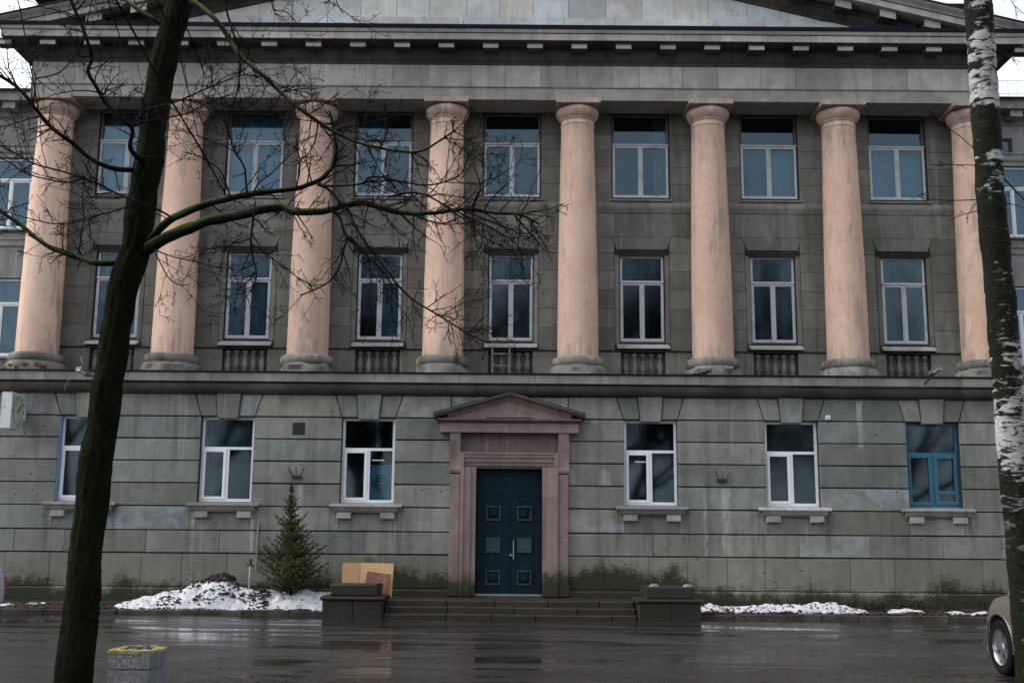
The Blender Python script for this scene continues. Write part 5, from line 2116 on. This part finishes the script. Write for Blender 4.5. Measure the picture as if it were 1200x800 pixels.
def mossy_tree():
    base = at(86, 815, 14.25)
    T = empty('bare_tree', (base.x, base.y, 0), 'leaning mossy bare tree with spreading twigs in front of the building', 'tree')
    # trunk: centre px, width px
    tr = [(80, 850, 56), (86, 800, 48), (93, 740, 43), (101.5, 640, 39.5), (110, 560, 40), (121, 490, 38), (131.5, 420, 37), (146, 330, 38), (159, 290, 38), (166, 230, 36), (176, 180, 34), (182, 130, 33), (193, 70, 31), (210, 0, 31), (222, -60, 29), (236, -130, 26), (252, -220, 20)]
    pts, rad = [], []
    for (x, y, wd) in tr:
        p = at(x, y, 14.25 + (800 - y) * 0.0006)
        pts.append(p)
        rad.append(0.85 * wd / 2 / FPX * (p - cam.location).length)
    pts.insert(0, Vector((pts[0].x - 0.02, pts[0].y, -0.1)))
    rad.insert(0, rad[0] * 1.15)
    ps = smooth_path(pts, 14)
    n = len(pts)
    rs = []
    for i in range(n - 1):
        for j in range(14):
            rs.append(rad[i] + (rad[i + 1] - rad[i]) * j / 14)
    rs.append(rad[-1])
    m = MB()
    m.tube(ps, rs, 48)
    for q in range(len(m.v)):
        p = Vector(m.v[q])
        c_ = ps[min(len(ps) - 1, q // 48)]
        dr = (p - c_)
        if dr.length > 1e-5:
            dr.normalize()
        an_ = math.atan2(p.y - c_.y, p.x - c_.x)
        d = 0.034 * noise.noise(p * 1.9) + 0.022 * noise.noise((math.cos(an_) * 3.2, math.sin(an_) * 3.2, p.z * 2.2)) + 0.012 * noise.noise((p.x * 22, p.y * 22, p.z * 9))
        m.v[q] = tuple(p + dr * d)
    m.build('trunk', 'mossy_bark', T, smooth='all')
    # limbs: list of (px,py) with depth from d0 to d1, start/end thickness px
    D = 14.4
    limbs = [
        # big right limb low
        ([(166, 296), (190, 281), (215, 270), (245, 259), (275, 254), (300, 247), (330, 243), (345, 248), (365, 249), (392, 244), (420, 237), (445, 243), (475, 250), (510, 249), (545, 244), (575, 249), (610, 252), (632, 262)], D, D - 1.6, 18, 2.5, 1.0),
        ([(168, 290), (185, 270), (210, 252), (238, 241), (270, 232), (305, 226), (340, 222), (365, 216), (382, 204), (392, 190), (394, 172), (391, 152), (386, 130)], D, D - .5, 12, 3, 1.0),
        # top right limb
        ([(214, -5), (232, 6), (250, 20), (265, 40), (280, 64), (304, 85), (325, 104), (347, 124), (372, 142), (400, 159), (430, 170), (460, 176), (490, 178), (515, 165), (535, 152)], D + .1, D - 1.3, 9, 2.4, 1.0),
        # from above, hanging
        ([(262, -20), (265, 10), (272, 35), (279, 58), (282, 80), (278, 105), (274, 125)], D - .4, D - .4, 4, 1.8, 0.7),
        # left low limb
        ([(148, 307), (128, 309), (112, 308), (95, 303), (75, 296), (52, 286), (25, 264), (0, 247), (-30, 225)], D, D + .7, 10, 5, 0.8),
        # left middle limb
        ([(158, 198), (140, 199), (122, 194), (104, 184), (88, 170), (70, 157), (54, 143), (42, 128), (28, 110), (12, 96), (-8, 86)], D, D - .8, 8, 4.5, 1.0),
        # limb rising left then up
        ([(168, 192), (158, 181), (152, 170), (155, 156), (152, 148), (140, 138), (125, 122), (114, 104), (103, 85), (107, 70), (103, 50), (95, 28), (86, 8), (78, -20)], D - .1, D - 1.0, 7, 4, 1.0),
        # top left limb
        ([(192, 30), (175, 20), (158, 8), (140, -4), (110, -25)], D + .1, D + .6, 8, 6, 0.6),
        # long thin whips going left across the trunk
        ([(205, 258), (190, 248), (165, 238), (140, 228), (115, 216), (95, 208), (70, 200), (40, 192), (15, 178), (-10, 165)], D - .35, D - .9, 3.2, 2, 1.0),
        ([(150, 242), (128, 249), (105, 255), (85, 261), (62, 262), (35, 256), (5, 248)], D - .2, D - .7, 2.4, 1.4, 1.0),
        ([(100, 207), (80, 214), (55, 210), (30, 203), (10, 190), (-8, 182)], D - .7, D - .9, 2.4, 1.4, 0.9),
        ([(152, 150), (170, 143), (195, 138), (220, 133), (250, 118), (275, 110)], D - .6, D - 1.0, 2.6, 1.6, 1.0),
        ([(154, 148), (175, 128), (205, 120), (235, 107), (262, 96), (285, 88), (318, 92)], D - .6, D - 1.2, 2.8, 1.6, 1.0),
        # hanging limbs of the right-hand side
        ([(298, 246), (296, 262), (294, 280), (296, 300), (300, 318), (299, 332), (293, 342)], D - .7, D - .9, 4, 2, 1.0),
        ([(372, 216), (385, 222), (400, 238), (408, 246), (415, 262), (424, 278), (437, 296), (452, 315), (468, 336), (485, 352), (505, 364), (528, 378), (550, 392), (575, 402)], D - .9, D - 1.8, 4.2, 1.8, 1.0),
        ([(388, 246), (398, 255), (402, 268), (406, 279), (402, 295), (398, 312), (388, 328), (372, 338), (352, 346)], D - .9, D - 1.3, 4.4, 1.8, 1.2),
        ([(406, 279), (420, 290), (436, 305), (452, 322), (460, 338), (456, 352)], D - 1.0, D - 1.3, 3.8, 1.6, 0.8),
        # upper spray
        ([(380, 218), (400, 218), (425, 215), (432, 208), (450, 208), (475, 214), (500, 217), (522, 213), (540, 204), (548, 186), (556, 175)], D - .8, D - 1.6, 3.2, 1.6, 1.0),
        ([(455, 231), (480, 226), (500, 229), (520, 240), (540, 250), (565, 262), (585, 272), (605, 285)], D - 1.0, D - 1.8, 3.2, 1.6, 1.2),
        ([(485, 252), (500, 258), (520, 262), (540, 254)], D - 1.2, D - 1.4, 3, 1.8, 1.0),
        ([(520, 240), (545, 258), (560, 272), (580, 286)], D - 1.3, D - 1.7, 2.2, 1.4, 1.2),
        ([(540, 246), (565, 256), (590, 266), (612, 274), (628, 270)], D - 1.4, D - 1.8, 2.2, 1.2, 1.2),
        # spray low right of the trunk
        ([(182, 296), (190, 312), (198, 326), (210, 334), (222, 333)], D - .3, D - .6, 2, 1.2, 0.8),
        ([(180, 292), (200, 300), (225, 306), (250, 312), (275, 316)], D - .3, D - .8, 2, 1.2, 1.2),
        # thick sprays before the upper windows
        ([(290, 230), (288, 210), (286, 195), (275, 178), (270, 160), (262, 140)], D - .6, D - .9, 3.4, 1.6, 1.3),
        ([(296, 228), (303, 215), (316, 205), (330, 192), (342, 180)], D - .6, D - .8, 2.6, 1.4, 1.2),
        ([(270, 232), (266, 218), (258, 200), (245, 190), (230, 182), (214, 178)], D - .5, D - .9, 2.6, 1.4, 1.2),
        ([(386, 160), (400, 150), (415, 148), (440, 142), (455, 138)], D - .6, D - 1.0, 2.6, 1.4, 1.1),
        ([(360, 135), (372, 128), (385, 118), (398, 110)], D - .5, D - .9, 2, 1.2, 1.1),
        ([(318, -15), (320, 10), (335, 14), (345, 24), (352, 30), (372, 30)], D - .8, D - 1, 2, 1.2, 0.9),
        ([(388, -15), (396, 6), (402, 16)], D - .8, D - 1, 1.6, 1.2, 0.7),
        ([(45, 130), (40, 100), (34, 70), (28, 35), (22, 5), (15, -20)], D - .6, D - .6, 2.2, 1.6, 0.8),
        ([(42, 92), (70, 85), (90, 60), (102, 25), (110, -10)], D - 1.0, D - 1.0, 2.0, 1.4, 0.8),
    ]
    tw = MB()
    rr = TR
    for (path, d0, d1, w0, w1, dens) in limbs:
        n = len(path)
        ps = [at(x, y, d0 + (d1 - d0) * (i / (n - 1)) + 0.05 * math.sin(i * 2.3)) for i, (x, y) in enumerate(path)]
        if w0 > 6:
            ps[0] = at(path[0][0], path[0][1], 14.25 + (800 - path[0][1]) * 0.0006)
        sp_ = smooth_path(ps, 4)
        k = len(sp_)
        rad = []
        for i in range(k):
            wpx = w0 + (w1 - w0) * (i / (k - 1)) ** 0.8
            rad.append(max(0.0045, wpx * 0.5 / FPX * 15.0 * 0.84))
        m = MB()
        m.tube(sp_, rad, 8 if w0 > 4 else 5, cap=True)
        if w0 > 5:
            for q in range(len(m.v)):
                p = Vector(m.v[q])
                m.v[q] = tuple(p + Vector((noise.noise(p * 5), noise.noise(p * 5 + Vector((9, 0, 0))), noise.noise(p * 5 + Vector((0, 9, 0))))) * (0.010 + 0.008 * (w0 > 10)))
        m.build('limb', 'limb_bark' if w0 > 7.5 else 'twig_bark', T, smooth='all', fix=False)
        # length
        tot = sum((sp_[i + 1] - sp_[i]).length for i in range(k - 1))
        cnt = int(tot * 9.5 * dens)
        for c_ in range(cnt):
            u = rr.random() ** 0.75
            if w0 > 8 and u < 0.25:
                continue
            i = min(k - 2, int(u * (k - 1)))
            o = sp_[i]
            dd = (sp_[i + 1] - sp_[i]).normalized()
            a = rr.uniform(0, 6.283)
            s1 = dd.orthogonal().normalized()
            s2 = dd.cross(s1)
            out = (dd * rr.uniform(0.3, 0.9) + (s1 * math.cos(a) + s2 * math.sin(a)) * 0.9).normalized()
            L = rr.uniform(0.16, 0.85)
            if rr.random() < 0.12:
                L *= 1.5
            twig(tw, o, out, L, min(rad[i] * 0.65, 0.0105), 2, rr, droop=-0.01, dens=5.5)
    tw.build('twigs', 'twig_bark', T, fix=False, kind='stuff')


mossy_tree()


# ================================================================== birch
def birch():
    dist = 12.6
    tr = [(1213, 800, 40), (1204, 700, 38), (1196, 620, 36), (1188, 540, 35), (1181, 450, 34), (1175, 380, 34), (1167.5, 300, 33.5), (1161, 230, 32.5), (1156, 150, 32), (1152, 90, 31), (1147.5, 20, 31), (1142, -60, 30), (1136, -160, 27), (1128, -280, 22)]
    pts, rad = [], []
    for (x, y, wd) in tr:
        p = at(x, y, dist)
        pts.append(p)
        rad.append(0.91 * wd / 2 / FPX * (p - cam.location).length)
    p0 = pts[0]
    pts.insert(0, Vector((p0.x + 0.02, p0.y, -0.1)))
    rad.insert(0, rad[0] * 1.25)
    T = empty('birch_tree', (pts[0].x, pts[0].y, 0), 'white-barked birch trunk with black and mossy patches', 'tree')
    ps = smooth_path(pts, 16)
    rs = []
    for i in range(len(pts) - 1):
        for j in range(16):
            rs.append(rad[i] + (rad[i + 1] - rad[i]) * j / 16)
    rs.append(rad[-1])
    m = MB()
    m.tube(ps, rs, 40)
    for q in range(len(m.v)):
        p = Vector(m.v[q])
        c_ = ps[min(len(ps) - 1, q // 40)]
        dr = (p - c_)
        if dr.length > 1e-5:
            dr.normalize()
        d = 0.013 * noise.noise(p * 3) + 0.009 * noise.noise((p.x * 9, p.y * 9, p.z * 14)) + 0.006 * noise.noise((p.x * 20, p.y * 20, p.z * 34))
        m.v[q] = tuple(p + dr * d)
    m.build('trunk', 'birch_bark', T, smooth='all')
    rr = random.Random(9)
    tw = MB()
    for (path, w0, dd) in (([(1142, 175), (1125, 160), (1105, 146), (1088, 132)], 1.6, -.1), ([(1146, 194), (1120, 193), (1090, 193)], 1.2, -.2), ([(1146, 234), (1115, 235), (1080, 233)], 1.4, -.2), ([(1146, 247), (1130, 251), (1112, 258)], 1.2, -.2),
                           ([(1172, 205), (1185, 218), (1200, 234), (1215, 250)], 2.0, -.1), ([(1175, 238), (1190, 240), (1205, 247)], 1.2, -.1), ([(1162, -30), (1178, -10), (1190, 8), (1205, 20)], 1.4, -.3), ([(1160, 60), (1175, 62), (1190, 72)], 1.0, -.2)):
        ps2 = smooth_path([at(x, y, dist + dd * i) for i, (x, y) in enumerate(path)], 3)
        n = len(ps2)
        tw.tube(ps2, [max(0.0035, w0 * 0.5 / FPX * 13) * (1 - 0.5 * i / n) for i in range(n)], 4)
        for k in range(3):
            i = rr.randrange(2, n - 1)
            twig(tw, ps2[i], (ps2[i + 1] - ps2[i]).normalized() + Vector((rr.gauss(0, .4), 0, rr.gauss(0, .4))), 0.18, 0.003, 1, rr)
    tw.build('twigs', 'twig_bark', T, fix=False, kind='stuff')


birch()


# ================================================================== litter bin
def litter_bin():
    p = at(160, 830, 13.75)
    bx0 = Vector((p.x, p.y, 0))
    ctr = at(160, 790, 13.75)
    loc = Vector((ctr.x, -CAM_D + 13.75, 0))
    Bn = empty('litter_bin', loc, 'square pebble-faced concrete litter bin with a flaking yellow rim', 'litter bin', rz=R(-5))

    def part(m, nm, mat, smooth=False, kind=None):
        o = m.build(nm, mat, None, center=False, smooth=smooth)
        o.parent = Bn
        if kind:
            o['kind'] = kind
        return o
    hw, top = 0.245, 0.50
    m = MB()
    v, f = [], []
    # lower tier, joint, upper tier as stepped square rings, hollow inside
    prof = [(hw - 0.004, 0.0), (hw - 0.006, 0.255), (hw - 0.022, 0.265), (hw - 0.022, 0.278), (hw - 0.004, 0.288), (hw, 0.46)]
    n = len(prof)
    for (r_, z) in prof:
        v += [(-r_, -r_, z), (r_, -r_, z), (r_, r_, z), (-r_, r_, z)]
    for i in range(n - 1):
        for k in range(4):
            f.append((i * 4 + k, i * 4 + (k + 1) % 4, (i + 1) * 4 + (k + 1) % 4, (i + 1) * 4 + k))
    m.add(v, f)
    part(m, 'body', 'pebble_concrete')
    # worn rim with broken edge
    m = MB()
    v, f = [], []
    seg = 10
    ring = []
    for side in range(4):
        for k in range(seg):
            u = -1 + 2 * k / seg
            ring.append([(u, -1), (1, u), (-u, 1), (-1, -u)][side])
    N = len(ring)
    for (sc, z) in ((hw + 0.004, 0.455), (hw + 0.008, 0.488), (hw - 0.01, top), (hw - 0.055, top - 0.005), (hw - 0.06, 0.30)):
        for (a, b) in ring:
            q = Vector((a * sc, b * sc, z))
            d = 0.012 * noise.noise(q * 9) + 0.008 * noise.noise(q * 25)
            v.append((q.x + d, q.y + d, q.z + (d * 1.6 if z > 0.45 else d * 0.8)))
    for i in range(4):
        for k in range(N):
            f.append((i * N + k, i * N + (k + 1) % N, (i + 1) * N + (k + 1) % N, (i + 1) * N + k))
    m.add(v, f)
    part(m, 'rim', 'yellow_paint', smooth=True)
    # black liner bag with crumpled rubbish
    m = MB()
    g_ = 16
    v = []
    for j in range(g_ + 1):
        for i in range(g_ + 1):
            x, y = -0.19 + 0.38 * i / g_, -0.19 + 0.38 * j / g_
            z = 0.44 + 0.07 * noise.noise((x * 6, y * 6, 2)) + 0.05 * noise.noise((x * 14, y * 14, 5)) + (0.05 if y > 0.05 and x < 0.1 else 0)
            v.append((x, y, z))
    m.add(v, [(j * (g_ + 1) + i, j * (g_ + 1) + i + 1, (j + 1) * (g_ + 1) + i + 1, (j + 1) * (g_ + 1) + i) for j in range(g_) for i in range(g_)])
    part(m, 'liner_bag', 'black_metal', smooth='all')


litter_bin()


# ================================================================== cars
def car(name, loc, heading, paint, label, suv=True):
    """x forward, y left; front axle at x=+1.3"""
    C_ = empty(name, loc, label, 'car', rz=heading)
    k = 1.0 if suv else 0.92
    hz = 1.0 if suv else 0.88
    # stations: x, half-width low, half-width at belt, sill z, belt z, roof z (None: bonnet/boot height), roof half-width
    st = [
        (2.16, 0.46, 0.46, 0.42, 0.72, 0.80, 0.40),
        (2.08, 0.66, 0.66, 0.34, 0.78, 0.90, 0.60),
        (1.95, 0.80, 0.80, 0.30, 0.86, 1.00, 0.70),
        (1.70, 0.89, 0.90, 0.28, 0.96, 1.06, 0.76),
        (1.30, 0.91, 0.915, 0.27, 1.00, 1.10, 0.78),
        (0.90, 0.91, 0.915, 0.27, 1.02, 1.14, 0.78),
        (0.62, 0.91, 0.91, 0.27, 1.03, 1.18, 0.76),
        (0.05, 0.91, 0.90, 0.27, 1.04, 1.60, 0.62),
        (-0.40, 0.91, 0.90, 0.27, 1.05, 1.69, 0.61),
        (-1.10, 0.91, 0.90, 0.27, 1.06, 1.70, 0.60),
        (-1.75, 0.90, 0.89, 0.28, 1.06, 1.64, 0.57),
        (-2.05, 0.86, 0.85, 0.32, 1.04, 1.40, 0.60),
        (-2.18, 0.74, 0.76, 0.40, 0.98, 1.10, 0.62),
    ]
    m = MB()
    v = []
    for (x, wl, wb, zs, zb, zr_, wr) in st:
        zs, zb, zr_ = zs * hz, zb * hz, zr_ * hz
        half = [(0.0, zs), (wl * 0.80, zs), (wl * 0.965, zs + 0.10), (wl * 1.0, (zs + zb) * 0.48), (wb * 0.995, zb - 0.16), (wb * 0.955, zb - 0.03), (wr + (wb * 0.92 - wr) * 0.55, zb + (zr_ - zb) * 0.5), (wr, zr_ - 0.035 * (1 if zr_ > 1.2 else 0.3)), (wr * 0.55, zr_), (0.0, zr_ + 0.02)]
        ring = half + [(-p[0], p[1]) for p in half[-2:0:-1]]
        v += [(x, p[0], p[1]) for p in ring]
    n = 18
    f = []
    for i in range(len(st) - 1):
        for j in range(n):
            f.append((i * n + j, i * n + (j + 1) % n, (i + 1) * n + (j + 1) % n, (i + 1) * n + j))
    f.append(tuple(range(n)))
    f.append(tuple((len(st) - 1) * n + j for j in range(n - 1, -1, -1)))
    m.add(v, f)
    me = m.mesh('body')
    ob = bpy.data.objects.new('body', me)
    COL.objects.link(ob)
    sub = ob.modifiers.new('s', 'SUBSURF')
    sub.levels = 2
    sub.render_levels = 2
    cutters = []
    rw = 0.375 * hz if suv else 0.31
    for x in (1.30, -1.32):
        cm = MB()
        cm.lathe([(0, -1.2), (rw + 0.075, -1.2), (rw + 0.075, 1.2), (0, 1.2)], (0, 0, 0), 40)
        co = cm.build('cut', 'rubber', None, center=False)
        co.rotation_euler = (R(90), 0, 0)
        co.location = (x, 0, rw)
        cutters.append(co)
        bo = ob.modifiers.new('b', 'BOOLEAN')
        bo.object = co
        bo.operation = 'DIFFERENCE'
        bo.solver = 'EXACT'
    bpy.context.view_layer.update()
    dg = bpy.context.evaluated_depsgraph_get()
    nm = bpy.data.meshes.new_from_object(ob.evaluated_get(dg))
    ob.modifiers.clear()
    ob.data = nm
    for co in cutters:
        bpy.data.objects.remove(co, do_unlink=True)
    nm.materials.clear()
    nm.materials.append(MATS[paint])
    nm.polygons.foreach_set('use_smooth', [True] * len(nm.polygons))
    nm.set_sharp_from_angle(angle=R(40))
    ob.parent = C_

    def part(mb, pn, mat, par=None, smooth=False, loc=None, rot=None):
        o = mb.build(pn, mat, None, center=False, smooth=smooth)
        if loc:
            o.location = loc
        if rot:
            o.rotation_euler = rot
        o.parent = par or C_
        return o
    # inner liner closing the wheel wells
    for x in (1.30, -1.32):
        mb = MB()
        mb.box(x - 0.5, x + 0.5, -0.52, 0.52, 0.16, 0.86 * hz)
        part(mb, 'wheel_well', 'rubber', ob)
    # arch lips, wheels
    for x in (1.30, -1.32):
        for s in (-1, 1):
            wy = s * 0.80
            tyre = MB()
            tyre.lathe([(rw * 0.66, -0.105), (rw * 0.90, -0.118), (rw * 0.985, -0.095), (rw, -0.04), (rw, 0.04), (rw * 0.985, 0.095), (rw * 0.90, 0.118), (rw * 0.66, 0.105)], (0, 0, 0), 40)
            w_ = part(tyre, 'wheel', 'rubber', C_, True, (x, wy, rw), (R(-90) if s > 0 else R(90), 0, 0))
            rim = MB()
            rim.lathe([(rw * 0.60, -0.10), (rw * 0.62, 0.07), (rw * 0.675, 0.105), (rw * 0.69, 0.095), (rw * 0.69, 0.05)], (0, 0, 0), 40)
            part(rim, 'rim', 'alloy', w_, True)
            disc = MB()
            disc.lathe([(0, 0.0), (rw * 0.60, 0.0)], (0, 0, 0), 24)
            part(disc, 'brake_disc', 'black_metal', w_)
            for q in range(5):
                sp2 = MB()
                for e_ in (-1, 1):
                    a = R(72 * q + 9 * e_)
                    dd = Vector((math.cos(a), math.sin(a), 0))
                    nn = Vector((-dd.y, dd.x, 0))
                    pA, pB = dd * rw * 0.12 + nn * 0.006 * e_, dd * rw * 0.64
                    wA, wB = 0.020, 0.024
                    vv = [pA - nn * wA, pA + nn * wA, pB + nn * wB, pB - nn * wB]
                    zt, zb_ = Vector((0, 0, 0.075)), Vector((0, 0, 0.035))
                    sp2.add([q_ + zt for q_ in vv] + [q_ + zb_ for q_ in vv], [(0, 1, 2, 3), (7, 6, 5, 4), (0, 4, 5, 1), (1, 5, 6, 2), (2, 6, 7, 3), (3, 7, 4, 0)])
                part(sp2, 'spoke', 'alloy', w_)
            hub = MB()
            hub.lathe([(rw * 0.20, 0.03), (rw * 0.19, 0.075), (rw * 0.12, 0.088), (0, 0.09)], (0, 0, 0), 20)
            part(hub, 'hub_cap', 'alloy', w_, True)
            arch = MB()
            ra = rw + 0.078
            ring = [(x + ra * math.cos(R(a)), s * 0.905, rw + ra * math.sin(R(a))) for a in range(-12, 193, 8)]
            ring = [(q[0], s * (0.908 - (0.05 if q[0] > 1.6 else 0.0) * (q[0] - 1.6) / 0.15 * 0.35), q[2]) for q in ring]
            arch.tube(ring, 0.012, 6)
            part(arch, 'arch_lip', paint, ob, True)
    # glass, lamps, bumper line, mirror, handles
    for s in (-1, 1):
        mb = MB()
        pr = [(0.30, 1.10), (-0.25, 1.58), (-1.45, 1.58), (-1.80, 1.12)]
        mb.add([(p[0], s * (0.865 - (p[1] - 1.05) * 0.40), p[1] * hz) for p in pr] + [(p[0], s * (0.835 - (p[1] - 1.05) * 0.40), p[1] * hz) for p in pr],
               [(0, 1, 2, 3), (7, 6, 5, 4), (0, 4, 5, 1), (1, 5, 6, 2), (2, 6, 7, 3), (3, 7, 4, 0)])
        part(mb, 'side_window', 'car_glass')
        mb = MB()
        mb.lathe([(0.0, -0.09), (0.08, -0.07), (0.11, 0.0), (0.08, 0.06), (0, 0.08)], (0.45, s * 1.0, 1.12 * hz), 12)
        part(mb, 'mirror', paint, None, True)
        mb = MB()
        mb.lathe([(0.0, -0.07), (0.10, -0.06), (0.15, 0.0), (0.10, 0.06), (0, 0.08)], (1.93, s * 0.62, 0.80 * hz), 14)
        part(mb, 'headlamp', 'lamp_glass', None, True)
        mb = MB()
        mb.lathe([(0.0, -0.22), (0.11, -0.18), (0.14, 0.0), (0.11, 0.18), (0, 0.22)], (-2.03, s * 0.70, 0.86 * hz), 14)
        part(mb, 'tail_lamp', 'tail_lamp', None, True)
        for hx in (0.0, -1.0):
            mb = MB()
            mb.tube([(hx - 0.1, s * 0.925, 0.90 * hz), (hx + 0.1, s * 0.925, 0.90 * hz)], 0.016, 6)
            part(mb, 'door_handle', paint, None, True)
        for dx in (0.62, -0.45, -1.45):
            mb = MB()
            mb.box(dx - 0.004, dx + 0.004, s * 0.90, s * 0.921, 0.38, 0.95 * hz)
            part(mb, 'door_seam', 'rubber', ob)
    mb = MB()
    mb.add([(0.70, -0.68, 1.20 * hz), (0.70, 0.68, 1.20 * hz), (0.08, 0.56, 1.60 * hz), (0.08, -0.56, 1.60 * hz)], [(0, 1, 2, 3)])
    part(mb, 'windscreen', 'car_glass')
    return C_


fw = at(1172, 755, 16.4)
car('parked_suv', (fw.x + 0.90, fw.y - 1.30, 0.0), R(90), 'car_taupe', 'taupe off-roader parked beside the birch, front wheel showing')
q = at(-36, 705, 24.3)
car('parked_car', (q.x - 2.05, q.y + 0.75, 0.0), R(180), 'car_pale', 'pale blue car whose red tail lamp shows at the kerb', suv=False)


# ================================================================== trees across the street (seen only in the panes and the wet road)
def far_trees():
    rr = random.Random(31)
    tk = MB()
    tw = MB()

    def grow(p, d, L, r, depth):
        n = 5
        pts = [p]
        for i in range(n):
            d = (d + Vector((rr.gauss(0, .13), rr.gauss(0, .13), rr.gauss(0, .10) + 0.03))).normalized()
            p = p + d * (L / n)
            pts.append(p)
        rad = [r * (1 - 0.45 * i / n) for i in range(n + 1)]
        (tk if depth >= 4 else tw).tube(pts, rad, 7 if depth >= 3 else 3, cap=False)
        if depth == 0:
            return
        for k in range(4 if depth > 1 else 5):
            i = rr.randrange(1, n + 1) if depth < 4 else rr.randrange(3, n + 1)
            a = rr.uniform(0, 6.283)
            s1 = d.orthogonal().normalized()
            s2 = d.cross(s1)
            out = (d * 0.8 + (s1 * math.cos(a) + s2 * math.sin(a)) * rr.uniform(0.5, 0.95)).normalized()
            grow(pts[i], out, L * rr.uniform(0.55, 0.75), rad[i] * 0.6, depth - 1)
        grow(pts[-1], d, L * 0.7, rad[-1] * 0.9, depth - 1)
    grow(Vector((0, 0, -0.1)), Vector((0, 0, 1)), 5.5, 0.26, 5)
    T0 = None
    spots = [(-24 + 4.4 * k + rr.uniform(-1, 1), -35.5 - 3.5 * (k % 2) + rr.uniform(-.8, .8), rr.uniform(1.35, 1.75), rr.uniform(0, 6.28)) for k in range(12)]
    spots += [(-22 + 6.5 * k + rr.uniform(-1, 1), -49 + rr.uniform(-2, 2), rr.uniform(1.7, 2.1), rr.uniform(0, 6.28)) for k in range(8)]
    for k, (x, y, s, rz_) in enumerate(spots):
        T = empty('street_tree', (x, y, 0), 'bare street tree across the road, facing the building', 'tree', 'bare trees across the road', rz=rz_)
        T.scale = (s, s, s)
        if T0 is None:
            a = tk.build('trunk', 'twig_bark', None, center=False, smooth='all', fix=False)
            b = tw.build('crown', 'twig_bark', None, center=False, fix=False)
            b['kind'] = 'stuff'
            T0 = (a, b)
            ab = T0
        else:
            ab = (T0[0].copy(), T0[1].copy())
            for o in ab:
                COL.objects.link(o)
        for o in ab:
            o.parent = T
            o.matrix_parent_inverse = Matrix.Identity(4)
            o.location = (0, 0, 0)


far_trees()
